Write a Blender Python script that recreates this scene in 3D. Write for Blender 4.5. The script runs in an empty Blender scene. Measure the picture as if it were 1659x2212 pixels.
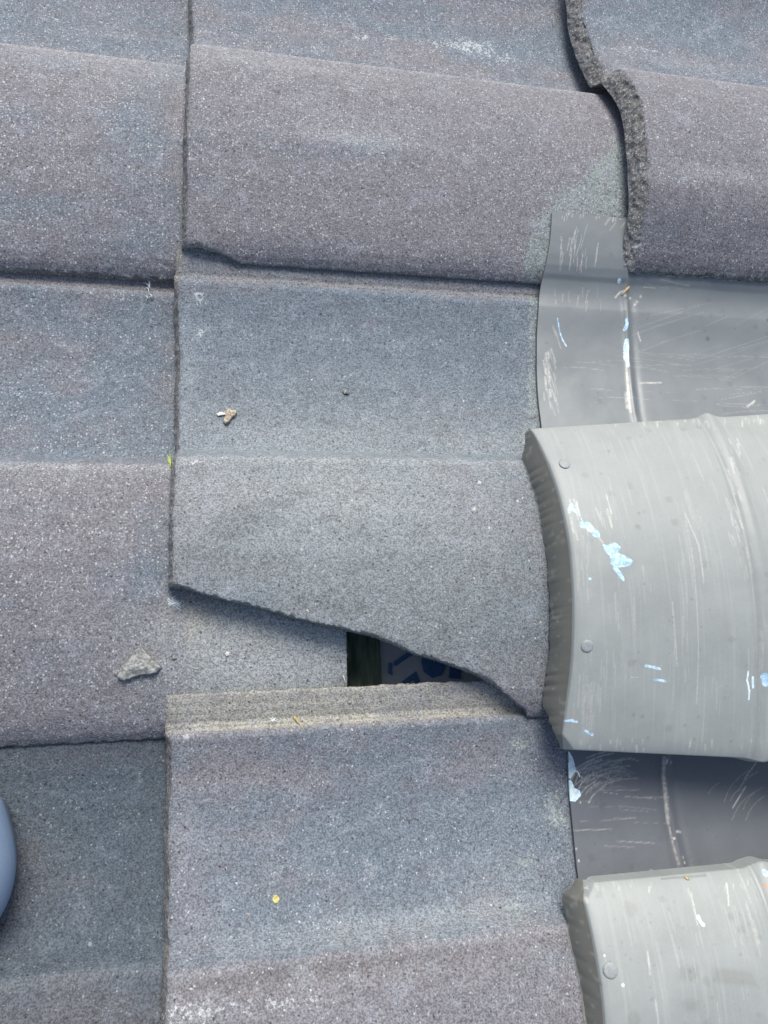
import bpy, math, random
import numpy as np
from mathutils import Matrix, Vector, Euler

# ---------------------------------------------------------------- camera / light / exposure
S = bpy.context.scene
COL = S.collection
F, CU, CV = 1550.0, 829.5, 1106.0            # focal length and centre of the picture (1659 x 2212)
KU, KV, VX = -0.9e-4, 1.7e-4, 0.05           # tilt of the roof plane seen by the camera
_n = np.array([-KU * F, KV * F, 1.0]); _n /= np.linalg.norm(_n)
_X = np.array([1.0, VX, 0.0]); _X -= _n * (_X @ _n); _X /= np.linalg.norm(_X)
_Y = np.cross(_n, _X)
ROT = np.array([_X, _Y, _n])                 # camera coords -> world coords
CAM = -(ROT @ np.array([0, 0, -F])) / 3.0    # camera position, mm
MM = 0.001

cam_d = bpy.data.cameras.new("camera"); cam = bpy.data.objects.new("camera", cam_d); COL.objects.link(cam)
cam_d.sensor_fit = 'VERTICAL'; cam_d.sensor_height = 36.0; cam_d.sensor_width = 27.0
cam_d.lens = 36.0 * F / 2212.0
cam_d.clip_start = 0.01; cam_d.clip_end = 2000.0
M4 = Matrix.Identity(4)
for i in range(3):
    for j in range(3):
        M4[i][j] = ROT[i][j]
    M4[i][3] = CAM[i] * MM
cam.matrix_world = M4
S.camera = cam

SUN_EL, SUN_AZ = 54.0, 4.0                  # degrees; azimuth measured from +Y (top of picture) towards +X
world = bpy.data.worlds.new("World"); S.world = world; world.use_nodes = True
wn = world.node_tree.nodes; wl = world.node_tree.links
sky = wn.new('ShaderNodeTexSky'); sky.sky_type = 'NISHITA'; sky.sun_disc = False
sky.sun_elevation = math.radians(SUN_EL); sky.sun_rotation = math.radians(SUN_AZ)
sky.dust_density = 3.0; sky.air_density = 1.0; sky.ozone_density = 1.0
bgn = wn['Background']; bgn.inputs['Strength'].default_value = 0.088
wl.new(sky.outputs[0], bgn.inputs[0])
sun_d = bpy.data.lights.new("sun", 'SUN'); sun = bpy.data.objects.new("sun", sun_d); COL.objects.link(sun)
sun_d.energy = 1.95; sun_d.angle = math.radians(32); sun_d.color = (1.0, 0.985, 0.955)
_d = Vector((math.sin(math.radians(SUN_AZ)) * math.cos(math.radians(SUN_EL)),
             math.cos(math.radians(SUN_AZ)) * math.cos(math.radians(SUN_EL)), math.sin(math.radians(SUN_EL))))
sun.rotation_euler = _d.to_track_quat('Z', 'Y').to_euler(); sun.location = (0, 1, 3)
S.view_settings.view_transform = 'Standard'; S.view_settings.look = 'None'
S.view_settings.gamma = 1.0; S.view_settings.exposure = 0.88
S.render.engine = 'CYCLES'

rng = np.random.default_rng(7)
random.seed(7)

# ---------------------------------------------------------------- geometry helpers
def P(u, v, z=0.0):
    r = ROT @ np.array([(u - CU) / F, -(v - CV) / F, -1.0])
    return CAM + (z - CAM[2]) / r[2] * r

def hit(u, v, zf):
    z = 10.0
    for _ in range(25):
        p = P(u, v, z); z = 0.5 * z + 0.5 * float(zf(np.array([p[0]]), np.array([p[1]]))[0])
    return P(u, v, z)

def _hash(ix, iy, iz, seed):
    h = (ix.astype(np.int64) * 374761393 + iy.astype(np.int64) * 668265263 + iz.astype(np.int64) * 2147483647 + seed * 974711) & 0xffffffff
    h = ((h ^ (h >> 13)) * 1274126177) & 0xffffffff
    h = (h ^ (h >> 16)) & 0xffffffff
    return h / 4294967295.0

def vnoise(x, y, z=None, seed=0):
    x = np.asarray(x, float); y = np.asarray(y, float)
    z = np.zeros_like(x) if z is None else np.asarray(z, float)
    ix, iy, iz = np.floor(x), np.floor(y), np.floor(z)
    fx, fy, fz = x - ix, y - iy, z - iz
    fx, fy, fz = [f * f * (3 - 2 * f) for f in (fx, fy, fz)]
    r = 0
    for dx in (0, 1):
        for dy in (0, 1):
            for dz in (0, 1):
                w = (fx if dx else 1 - fx) * (fy if dy else 1 - fy) * (fz if dz else 1 - fz)
                r = r + w * _hash(ix + dx, iy + dy, iz + dz, seed)
    return r * 2 - 1

def fbm(x, y, z=None, o=3, seed=0):
    r = 0; a = 1.0; t = 0
    for k in range(o):
        f = 2.03 ** k
        r = r + a * vnoise(np.asarray(x) * f, np.asarray(y) * f, None if z is None else np.asarray(z) * f, seed + k * 17)
        t += a; a *= 0.5
    return r / t

def sstep(a, b, x):
    t = np.clip((x - a) / (b - a), 0, 1); return t * t * (3 - 2 * t)

def make_mesh(name, V, quads, mat, origin=(0, 0, 0), attrs=None, smooth=True, tris=None):
    """V in mm (world), quads int array; origin in mm."""
    me = bpy.data.meshes.new(name)
    V = (np.asarray(V, float) - np.array(origin)) * MM
    quads = np.zeros((0, 4), int) if quads is None else np.asarray(quads, int)
    tris = np.zeros((0, 3), int) if tris is None else np.asarray(tris, int)
    me.vertices.add(len(V)); me.vertices.foreach_set('co', V.astype(np.float32).ravel())
    nl = quads.size + tris.size
    me.loops.add(nl); me.loops.foreach_set('vertex_index', np.concatenate([quads.ravel(), tris.ravel()]).astype(np.int32))
    npoly = len(quads) + len(tris); me.polygons.add(npoly)
    tot = np.concatenate([np.full(len(quads), 4), np.full(len(tris), 3)]).astype(np.int32)
    st = np.concatenate([[0], np.cumsum(tot)[:-1]]).astype(np.int32) if npoly else tot
    me.polygons.foreach_set('loop_start', st)
    try: me.polygons.foreach_set('loop_total', tot)
    except Exception: pass
    me.polygons.foreach_set('use_smooth', np.full(npoly, smooth))
    me.update(calc_edges=True); me.validate()
    for k, a in (attrs or {}).items():
        at = me.attributes.new(k, 'FLOAT_COLOR', 'POINT')
        at.data.foreach_set('color', np.asarray(a, np.float32).ravel())
    me.materials.append(mat)
    return me

def link(name, me, label=None, cat=None, group=None, kind=None, parent=None, origin=(0, 0, 0)):
    o = bpy.data.objects.new(name, me); COL.objects.link(o)
    o.location = [c * MM for c in origin]
    if parent is not None:
        o.parent = parent
        o.location = [(c - p) * MM for c, p in zip(origin, parent['_org'])]
    o['_org'] = list(map(float, origin))
    if label: o['label'] = label
    if cat: o['category'] = cat
    if group: o['group'] = group
    if kind or label: o['kind'] = kind or 'thing'
    return o

def grid_quads(na, nb, off=0, flip=False):
    i, j = np.meshgrid(np.arange(na - 1), np.arange(nb - 1), indexing='ij')
    a = (i * nb + j).ravel() + off
    q = np.stack([a, a + nb, a + nb + 1, a + 1], 1)
    return q[:, ::-1] if flip else q

# ---------------------------------------------------------------- materials
def new_mat(name):
    m = bpy.data.materials.new(name); m.use_nodes = True
    nt = m.node_tree; nt.nodes.clear()
    out = nt.nodes.new('ShaderNodeOutputMaterial'); b = nt.nodes.new('ShaderNodeBsdfPrincipled')
    nt.links.new(b.outputs[0], out.inputs[0])
    return m, nt, b

class NB:
    """small node builder"""
    def __init__(s, nt): s.nt = nt
    def n(s, t, **k):
        x = s.nt.nodes.new(t)
        for a, v in k.items(): setattr(x, a, v)
        return x
    def put(s, sock, v):
        if hasattr(v, 'is_output'): s.nt.links.new(v, sock)
        elif v is not None:
            if sock.type == 'RGBA' and len(v) == 3: v = (*v, 1)
            sock.default_value = v
    def math(s, op, a, b=None, c=None, clamp=False):
        x = s.n('ShaderNodeMath', operation=op, use_clamp=clamp)
        s.put(x.inputs[0], a)
        if b is not None: s.put(x.inputs[1], b)
        if c is not None: s.put(x.inputs[2], c)
        return x.outputs[0]
    def mix(s, fac, a, b, blend='MIX'):
        x = s.n('ShaderNodeMix', data_type='RGBA', blend_type=blend, clamp_factor=True)
        s.put(x.inputs[0], fac); s.put(x.inputs[6], a); s.put(x.inputs[7], b)
        return x.outputs[2]
    def noise(s, vec, scale, detail=2, rough=0.5, dist=0.0):
        x = s.n('ShaderNodeTexNoise'); s.put(x.inputs['Vector'], vec)
        x.inputs['Scale'].default_value = scale; x.inputs['Detail'].default_value = detail
        x.inputs['Roughness'].default_value = rough; x.inputs['Distortion'].default_value = dist
        return x.outputs[0]
    def vor(s, vec, scale):
        x = s.n('ShaderNodeTexVoronoi'); s.put(x.inputs['Vector'], vec); x.inputs['Scale'].default_value = scale
        return x.outputs['Distance'], x.outputs['Color']
    def ramp(s, v, a, b, lo=0.0, hi=1.0):
        x = s.n('ShaderNodeMapRange', interpolation_type='SMOOTHSTEP'); s.put(x.inputs[0], v)
        x.inputs[1].default_value = a; x.inputs[2].default_value = b; x.inputs[3].default_value = lo; x.inputs[4].default_value = hi
        return x.outputs[0]
    def sep(s, c):
        x = s.n('ShaderNodeSeparateColor'); s.put(x.inputs[0], c); return x.outputs
    def attr(s, name):
        x = s.n('ShaderNodeAttribute', attribute_name=name); r = s.sep(x.outputs['Color'])
        return r[0], r[1], r[2], x.outputs['Alpha']
    def coords(s):
        tc = s.n('ShaderNodeTexCoord'); oi = s.n('ShaderNodeObjectInfo')
        ad = s.n('ShaderNodeVectorMath', operation='ADD'); mu = s.n('ShaderNodeMath', operation='MULTIPLY')
        s.nt.links.new(oi.outputs['Random'], mu.inputs[0]); mu.inputs[1].default_value = 7.3
        s.nt.links.new(tc.outputs['Object'], ad.inputs[0]); s.nt.links.new(mu.outputs[0], ad.inputs[1])
        return ad.outputs[0]
    def scale(s, vec, sc):
        x = s.n('ShaderNodeVectorMath', operation='MULTIPLY'); s.put(x.inputs[0], vec); x.inputs[1].default_value = sc
        return x.outputs[0]
    def bump(s, h, strength, dist, normal=None):
        x = s.n('ShaderNodeBump'); s.put(x.inputs['Height'], h); x.inputs['Strength'].default_value = strength
        x.inputs['Distance'].default_value = dist
        if normal is not None: s.put(x.inputs['Normal'], normal)
        return x.outputs[0]

def concrete():
    m, nt, b = new_mat("sanded_concrete"); k = NB(nt)
    vec = k.coords()
    slate, speck, lichen, smear = k.attr("mask1")
    rim, tan, light, green = k.attr("mask2")
    # broad colour: purple brown <-> slate blue, streaked down the slope (x)
    st = k.noise(k.scale(vec, (7, 38, 20)), 1.0, 4, 0.6)
    cl = k.noise(vec, 22, 4, 0.6)
    f = k.math('ADD', slate, k.math('MULTIPLY', k.math('SUBTRACT', k.math('ADD', k.math('MULTIPLY', st, 0.6), k.math('MULTIPLY', cl, 0.6)), 0.6), 2.6))
    f = k.ramp(f, 0.0, 1.0)
    base = k.mix(f, (0.177, 0.171, 0.181), (0.137, 0.165, 0.190))
    base = k.mix(k.math('MULTIPLY', green, 0.8), base, (0.182, 0.206, 0.205))
    base = k.mix(k.ramp(rim, 0.2, 0.8), base, (0.162, 0.155, 0.143))
    # tan weathering broken by noise
    tn = k.noise(k.scale(vec, (26, 48, 40)), 1.0, 6, 0.72)
    base = k.mix(k.math('MULTIPLY', tan, k.ramp(tn, 0.25, 0.58)), base, (0.31, 0.295, 0.24))
    base = k.mix(k.math('MULTIPLY', light, -0.75), base, (0.088, 0.082, 0.078))
    base = k.mix(k.math('MULTIPLY', light, 0.5), base, (0.38, 0.395, 0.39))
    # thin paint film or slurry with ragged pores
    pn = k.noise(vec, 420, 3, 0.65)
    pn2 = k.noise(vec, 90, 3, 0.6)
    sm = k.ramp(k.math('ADD', smear, k.math('MULTIPLY', k.math('ADD', k.math('SUBTRACT', pn, 0.5), k.math('MULTIPLY', k.math('SUBTRACT', pn2, 0.5), 0.5)), 2.4)), 0.34, 0.58)
    base = k.mix(sm, base, (0.215, 0.245, 0.238))
    # cloudy bloom
    mo = k.noise(vec, 75, 4, 0.7, 0.6)
    base = k.mix(k.ramp(mo, 0.50, 0.72, 0.0, 0.42), base, (0.27, 0.285, 0.315))
    base = k.mix(k.ramp(mo, 0.48, 0.30, 0.0, 0.35), base, (0.105, 0.10, 0.112))
    pden = k.math('MULTIPLY', k.math('SUBTRACT', k.noise(vec, 55, 3, 0.6), 0.5), 0.35)
    # sand grain
    g1 = k.noise(vec, 900, 2, 0.7)
    g2 = k.noise(vec, 380, 2, 0.6)
    gv = k.math('ADD', k.math('MULTIPLY', g1, 0.75), k.math('MULTIPLY', g2, 0.25))
    gm = k.ramp(gv, 0.35, 0.65, 0.56, 1.46)
    gcol = k.n('ShaderNodeCombineColor'); [k.put(gcol.inputs[i], gm) for i in range(3)]
    base = k.mix(1.0, base, gcol.outputs[0], 'MULTIPLY')
    # pits
    wv = k.n('ShaderNodeTexNoise'); k.put(wv.inputs['Vector'], vec); wv.inputs['Scale'].default_value = 500
    wa = k.n('ShaderNodeVectorMath', operation='MULTIPLY_ADD'); k.put(wa.inputs[0], wv.outputs['Color']); wa.inputs[1].default_value = (0.0022,) * 3; k.put(wa.inputs[2], vec)
    wvec = wa.outputs[0]
    d, c = k.vor(wvec, 330); cs = k.sep(c)
    pit = k.math('MULTIPLY', k.ramp(d, 0.30, 0.14), k.ramp(k.math('ADD', cs[0], k.math('MULTIPLY', pden, 0.4)), 0.80, 0.90))
    base = k.mix(k.math('MULTIPLY', pit, 0.8), base, (0.035, 0.035, 0.04))
    # pale mineral specks, fine and coarse
    d1, c1 = k.vor(wvec, 620); c1s = k.sep(c1)
    th = k.math('ADD', k.math('ADD', c1s[0], pden), k.math('MULTIPLY', speck, 0.30))
    sp1 = k.math('MULTIPLY', k.ramp(d1, 0.46, 0.22), k.ramp(th, 0.955, 1.05))
    base = k.mix(k.math('MULTIPLY', sp1, 0.66), base, k.mix(c1s[1], (0.44, 0.44, 0.46), (0.66, 0.66, 0.62)))
    d2, c2 = k.vor(wvec, 260); c2s = k.sep(c2)
    th2 = k.math('ADD', c2s[0], k.math('MULTIPLY', speck, 0.03))
    sp2 = k.math('MULTIPLY', k.ramp(d2, 0.22, 0.13), k.ramp(k.math('ADD', th2, k.math('MULTIPLY', pden, 0.12)), 0.976, 0.986))
    warm = k.mix(k.ramp(c2s[1], 0.72, 0.78), k.mix(c2s[2], (0.72, 0.72, 0.70), (0.62, 0.58, 0.46)), (0.42, 0.28, 0.19))
    base = k.mix(k.math('MULTIPLY', sp2, 0.72), base, warm)
    # white lichen / efflorescence
    lf = k.math('MULTIPLY', k.math('SUBTRACT', k.noise(wvec, 470, 3, 0.85), 0.5), 2.3)
    lc = k.math('MULTIPLY', k.math('SUBTRACT', k.noise(vec, 90, 3, 0.65), 0.5), 1.1)
    lm = k.math('MULTIPLY', k.ramp(k.math('ADD', lichen, k.math('ADD', lf, lc)), 0.42, 0.70), k.ramp(lichen, 0.03, 0.16))
    base = k.mix(k.math('MULTIPLY', lm, 0.72), base, (0.54, 0.57, 0.56))
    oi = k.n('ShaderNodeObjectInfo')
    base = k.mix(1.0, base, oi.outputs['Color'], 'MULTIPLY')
    k.put(b.inputs['Base Color'], base)
    b.inputs['Roughness'].default_value = 0.82
    b.inputs['Specular IOR Level'].default_value = 0.35
    h = k.math('ADD', k.math('ADD', k.math('MULTIPLY', g1, 1.0), k.math('MULTIPLY', g2, 0.8)), k.math('MULTIPLY', k.math('SUBTRACT', sp2, pit), 0.5))
    k.put(b.inputs['Normal'], k.bump(h, 0.5, 0.0007))
    return m

def metal(name, base, rough, spec=0.5, blot=0.12, met=0.0, brush=0.0, grime_shade=None):
    m, nt, b = new_mat(name); k = NB(nt)
    vec = k.coords()
    scr, blue, rust, dark = k.attr("mask1")
    white, film, _a, _b = k.attr("mask2")
    bl = k.noise(vec, 30, 4, 0.6); fine = k.noise(vec, 700, 2, 0.6)
    v = k.math('ADD', k.math('MULTIPLY', bl, blot * 2), k.math('MULTIPLY', fine, 0.12))
    v = k.math('ADD', v, 1.0 - blot - 0.06)
    vc = k.n('ShaderNodeCombineColor'); [k.put(vc.inputs[i], v) for i in range(3)]
    c = k.mix(1.0, base, vc.outputs[0], 'MULTIPLY')
    # brushed streak network
    br = k.noise(k.scale(vec, (420, 14, 60)), 1.0, 2, 0.6)
    c = k.mix(k.math('MULTIPLY', k.ramp(br, 0.50, 0.74), brush), c, (0.56, 0.55, 0.50))
    # smudges
    d, cc = k.vor(vec, 75); cs = k.sep(cc)
    wob = k.noise(vec, 300, 2, 0.6)
    smu = k.math('MULTIPLY', k.ramp(k.math('ADD', d, k.math('MULTIPLY', wob, 0.3)), 0.40, 0.26), k.ramp(cs[0], 0.62, 0.66))
    c = k.mix(k.math('MULTIPLY', smu, 0.25), c, tuple(x * 0.55 for x in base))
    c = k.mix(k.math('MULTIPLY', film, 0.7), c, grime_shade or tuple(x * 0.6 for x in base))
    c = k.mix(k.math('MULTIPLY', dark, 0.75), c, (0.06, 0.065, 0.07))
    sn = k.noise(k.scale(vec, (1, 1, 1)), 520, 3, 0.7)
    c = k.mix(k.math('MULTIPLY', scr, k.ramp(sn, 0.30, 0.62, 0.25, 1.0)), c, (0.62, 0.60, 0.53))
    bn = k.noise(vec, 330, 4, 0.7)
    bm = k.ramp(k.math('ADD', blue, k.math('MULTIPLY', k.math('SUBTRACT', bn, 0.5), 0.9)), 0.42, 0.58)
    c = k.mix(bm, c, k.mix(k.ramp(bn, 0.36, 0.62), (0.24, 0.44, 0.62), (0.60, 0.76, 0.84)))
    wm = k.ramp(k.math('ADD', white, k.math('MULTIPLY', k.math('SUBTRACT', bn, 0.5), 0.6)), 0.42, 0.56)
    c = k.mix(wm, c, k.mix(k.ramp(bn, 0.40, 0.55), (0.50, 0.68, 0.74), (0.72, 0.84, 0.84)))
    rm = k.ramp(k.math('ADD', rust, k.math('MULTIPLY', k.math('SUBTRACT', bn, 0.5), 1.2)), 0.40, 0.7)
    c = k.mix(k.math('MULTIPLY', rm, 0.8), c, (0.52, 0.25, 0.08))
    k.put(b.inputs['Base Color'], c)
    k.put(b.inputs['Roughness'], k.math('ADD', k.math('MULTIPLY', bl, 0.35), rough - 0.17))
    b.inputs['Specular IOR Level'].default_value = spec; b.inputs['Metallic'].default_value = met
    hb = k.math('ADD', k.math('MULTIPLY', k.noise(vec, 25, 3, 0.5), 1.0), k.math('MULTIPLY', fine, 0.06))
    k.put(b.inputs['Normal'], k.bump(hb, 0.5, 0.0018))
    return m

def plain(name, c1, c2, scale, rough=0.8, stretch=(1, 1, 1), bump=0.4, bd=0.0005, lo=0.35, hi=0.65):
    m, nt, b = new_mat(name); k = NB(nt)
    vec = k.scale(k.coords(), stretch)
    n = k.noise(vec, scale, 5, 0.65)
    k.put(b.inputs['Base Color'], k.mix(k.ramp(n, lo, hi), c1, c2))
    b.inputs['Roughness'].default_value = rough
    k.put(b.inputs['Normal'], k.bump(n, bump, bd))
    return m

M_TILE = concrete()
M_COVER = metal("painted_sheet_cover", (0.298, 0.316, 0.296), 0.46, 0.4, 0.16, brush=0.13, grime_shade=(0.150, 0.140, 0.112))
M_SHEET = metal("painted_sheet_flashing", (0.192, 0.210, 0.208), 0.42, 0.6, met=0.1)
M_SHEET_DIM = metal("flashing_dim_reflection", (0.118, 0.128, 0.138), 0.4, 0.5, met=0.1)  # flashing paint darkened in place of reflecting an unmodelled onlooker
M_BATTEN = plain("treated_batten", (0.05, 0.08, 0.055), (0.17, 0.23, 0.16), 40, 0.85, (4, 0.6, 4), 0.6, 0.001)
M_FELT = plain("underlay_membrane", (0.64, 0.70, 0.74), (0.74, 0.80, 0.82), 60, 0.6, bump=0.3)
M_INK = plain("blue_print", (0.06, 0.18, 0.42), (0.09, 0.23, 0.48), 300, 0.6)
M_MORTAR = plain("mortar", (0.15, 0.155, 0.145), (0.42, 0.42, 0.38), 380, 0.9, bump=1.0, bd=0.0012)
M_BARK = plain("dry_bark", (0.22, 0.17, 0.11), (0.58, 0.52, 0.40), 600, 0.85, (1, 1, 1), 1.0, 0.0008)
M_SPLINTER = plain("pale_wood", (0.60, 0.57, 0.50), (0.75, 0.72, 0.66), 500, 0.8)
M_STRAW = plain("straw", (0.38, 0.26, 0.09), (0.55, 0.42, 0.20), 400, 0.7)
M_SPROUT = plain("green_sprout", (0.22, 0.34, 0.04), (0.50, 0.55, 0.14), 350, 0.6)
M_FLUFF = plain("white_fibre", (0.55, 0.62, 0.62), (0.72, 0.78, 0.78), 300, 0.8)
M_SEED = plain("dark_seed", (0.05, 0.05, 0.05), (0.22, 0.21, 0.19), 500, 0.5)
M_LICHEN = plain("yellow_lichen", (0.36, 0.30, 0.08), (0.62, 0.56, 0.22), 600, 0.9)
M_SHOE = plain("blue_fabric", (0.175, 0.245, 0.345), (0.20, 0.275, 0.38), 900, 0.95, (1, 1, 1), 0.25, 0.0002, 0.3, 0.7)
M_GROUND = plain("ground_gravel", (0.12, 0.12, 0.10), (0.20, 0.19, 0.17), 3, 0.95)

# ---------------------------------------------------------------- roof tiles
GAUGE, LENGTH, DROP = 341.0, 452.0, 20.0
PB = [(-29, 2.2), (-23, 1.6), (-20, 1.2), (-15.5, -0.5), (-13.5, -0.8), (-11, -1.9), (-8, -2.9), (-6.2, -4.3), (-3.6, -3.5), (-1.6, -4.8), (-0.6, -0.8), (0.5, 0), (4, 0.4), (12, -1.8), (30, -6), (60, -8.5),
      (90, -7.0), (112, -4), (126, -1.6), (131, 0.2), (140.8, 16.5), (142.2, 17.6), (150, 21.0), (165, 26.2), (185, 30), (210, 31.6), (235, 30.2), (260, 26.2), (285, 20),
      (300, 15.5), (309, 11.5), (315, 7.4), (319, 2.9), (330, 1)]
_bb = np.arange(-30, 345, 0.25)
_pp = np.interp(_bb, [p[0] for p in PB], [p[1] for p in PB])
_k = np.hanning(11)[1:-1]; _k /= _k.sum()
_pp = np.convolve(np.pad(_pp, len(_k) // 2, mode='edge'), _k, mode='valid')
_k2 = np.hanning(67)[1:-1]; _k2 /= _k2.sum()
_sm = np.convolve(np.pad(_pp, 32, mode='edge'), _k2, mode='valid')
_w = np.minimum(np.clip((_bb - 6) / 10, 0, 1) * np.clip((122 - _bb) / 10, 0, 1) + np.clip((_bb - 152) / 10, 0, 1) * np.clip((306 - _bb) / 8, 0, 1), 1)
_pp = _pp * (1 - _w) + _sm * _w
_k3 = np.hanning(121)[1:-1]; _k3 /= _k3.sum()
_ps = np.convolve(np.pad(np.where(_bb < 6, np.interp(6, _bb, _sm), _pp), 59, mode='edge'), _k3, mode='valid')
def prof_s(b): return np.interp(b, _bb, _ps)
def prof(b): return np.interp(b, _bb, _pp)
def thick(b): return np.interp(b, [-29, -1, 6, 130, 142, 250, 300, 319], [3.0, 4.4, 14, 15, 17, 17, 12, 6.0])

class Tile:
    def __init__(s, y0, xnose, base, bend=319.0, stretch=1.0, curl=0.0, ps=1.0):
        s.curl = curl; s.ps = ps; s.y0, s.xn, s.base, s.bend, s.stretch = y0, xnose, base, bend, stretch
    def b(s, y):
        b = s.y0 - np.asarray(y, float)
        return np.where(b > 142 * s.ps, 142 + (b - 142 * s.ps) / s.stretch, np.where(b > 0, b / s.ps, b))
    def y(s, b): return s.y0 - np.where(b > 142, 142 * s.ps + (b - 142) * s.stretch, np.where(b > 0, b * s.ps, b))
    def z(s, x, y): return s.base - DROP * (np.asarray(x) - s.xn) / GAUGE + s.pr(s.b(y))
    def pr(s, b): return prof(b) - s.curl * sstep(262, 319, b)

T = dict(
    L1=Tile(506, -484, 20, stretch=182.5 / 177.), L2=Tile(172, -484, 20), L3=Tile(-145, -484, 20, ps=0.885),
    M1=Tile(507.5, -143, 20, stretch=179.5 / 177.), M2=Tile(172, -143, 20), M3=Tile(-145, -143, 20, ps=0.885),
    R1=Tile(508, 198, 28, stretch=171 / 177., curl=13.0))

def curve(pts, zf, key=0):
    q = np.array([hit(u, v, zf) for u, v in pts]); return q

def blob(X, Y, cx, cy, rx, ry, ang=0.0):
    c, s_ = math.cos(ang), math.sin(ang)
    dx, dy = X - cx, Y - cy
    return np.exp(-(((dx * c + dy * s_) / rx) ** 2 + ((-dx * s_ + dy * c) / ry) ** 2))

def seg_mask(X, Y, pts, w, soft=0.5):
    """soft capsule along a polyline, plan mm"""
    out = np.zeros(len(X)); pts = np.asarray(pts, float)
    lo, hi = pts.min(0) - 3 * w - 1, pts.max(0) + 3 * w + 1
    idx = np.where((X > lo[0]) & (X < hi[0]) & (Y > lo[1]) & (Y < hi[1]))[0]
    if not len(idx): return out
    x, y = X[idx], Y[idx]; d = np.full(len(idx), 1e9)
    for a, b in zip(pts[:-1], pts[1:]):
        ab = b - a; L = (ab @ ab) + 1e-9
        t = np.clip(((x - a[0]) * ab[0] + (y - a[1]) * ab[1]) / L, 0, 1)
        d = np.minimum(d, np.hypot(x - a[0] - t * ab[0], y - a[1] - t * ab[1]))
    out[idx] = 1 - sstep(w * (1 - soft), w * (1 + soft), d)
    return out

def poly_mask(X, Y, poly, soft=0.6):
    poly = np.asarray(poly, float); inside = np.zeros(len(X), bool)
    for a, b in zip(poly, np.roll(poly, -1, 0)):
        c = ((a[1] > Y) != (b[1] > Y)) & (X < (b[0] - a[0]) * (Y - a[1]) / (b[1] - a[1] + 1e-12) + a[0])
        inside ^= c
    edge = seg_mask(X, Y, np.vstack([poly, poly[:1]]), soft, 0.8)
    return np.clip(inside * 1.0 + 0.5 * edge * (~inside), 0, 1)

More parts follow.
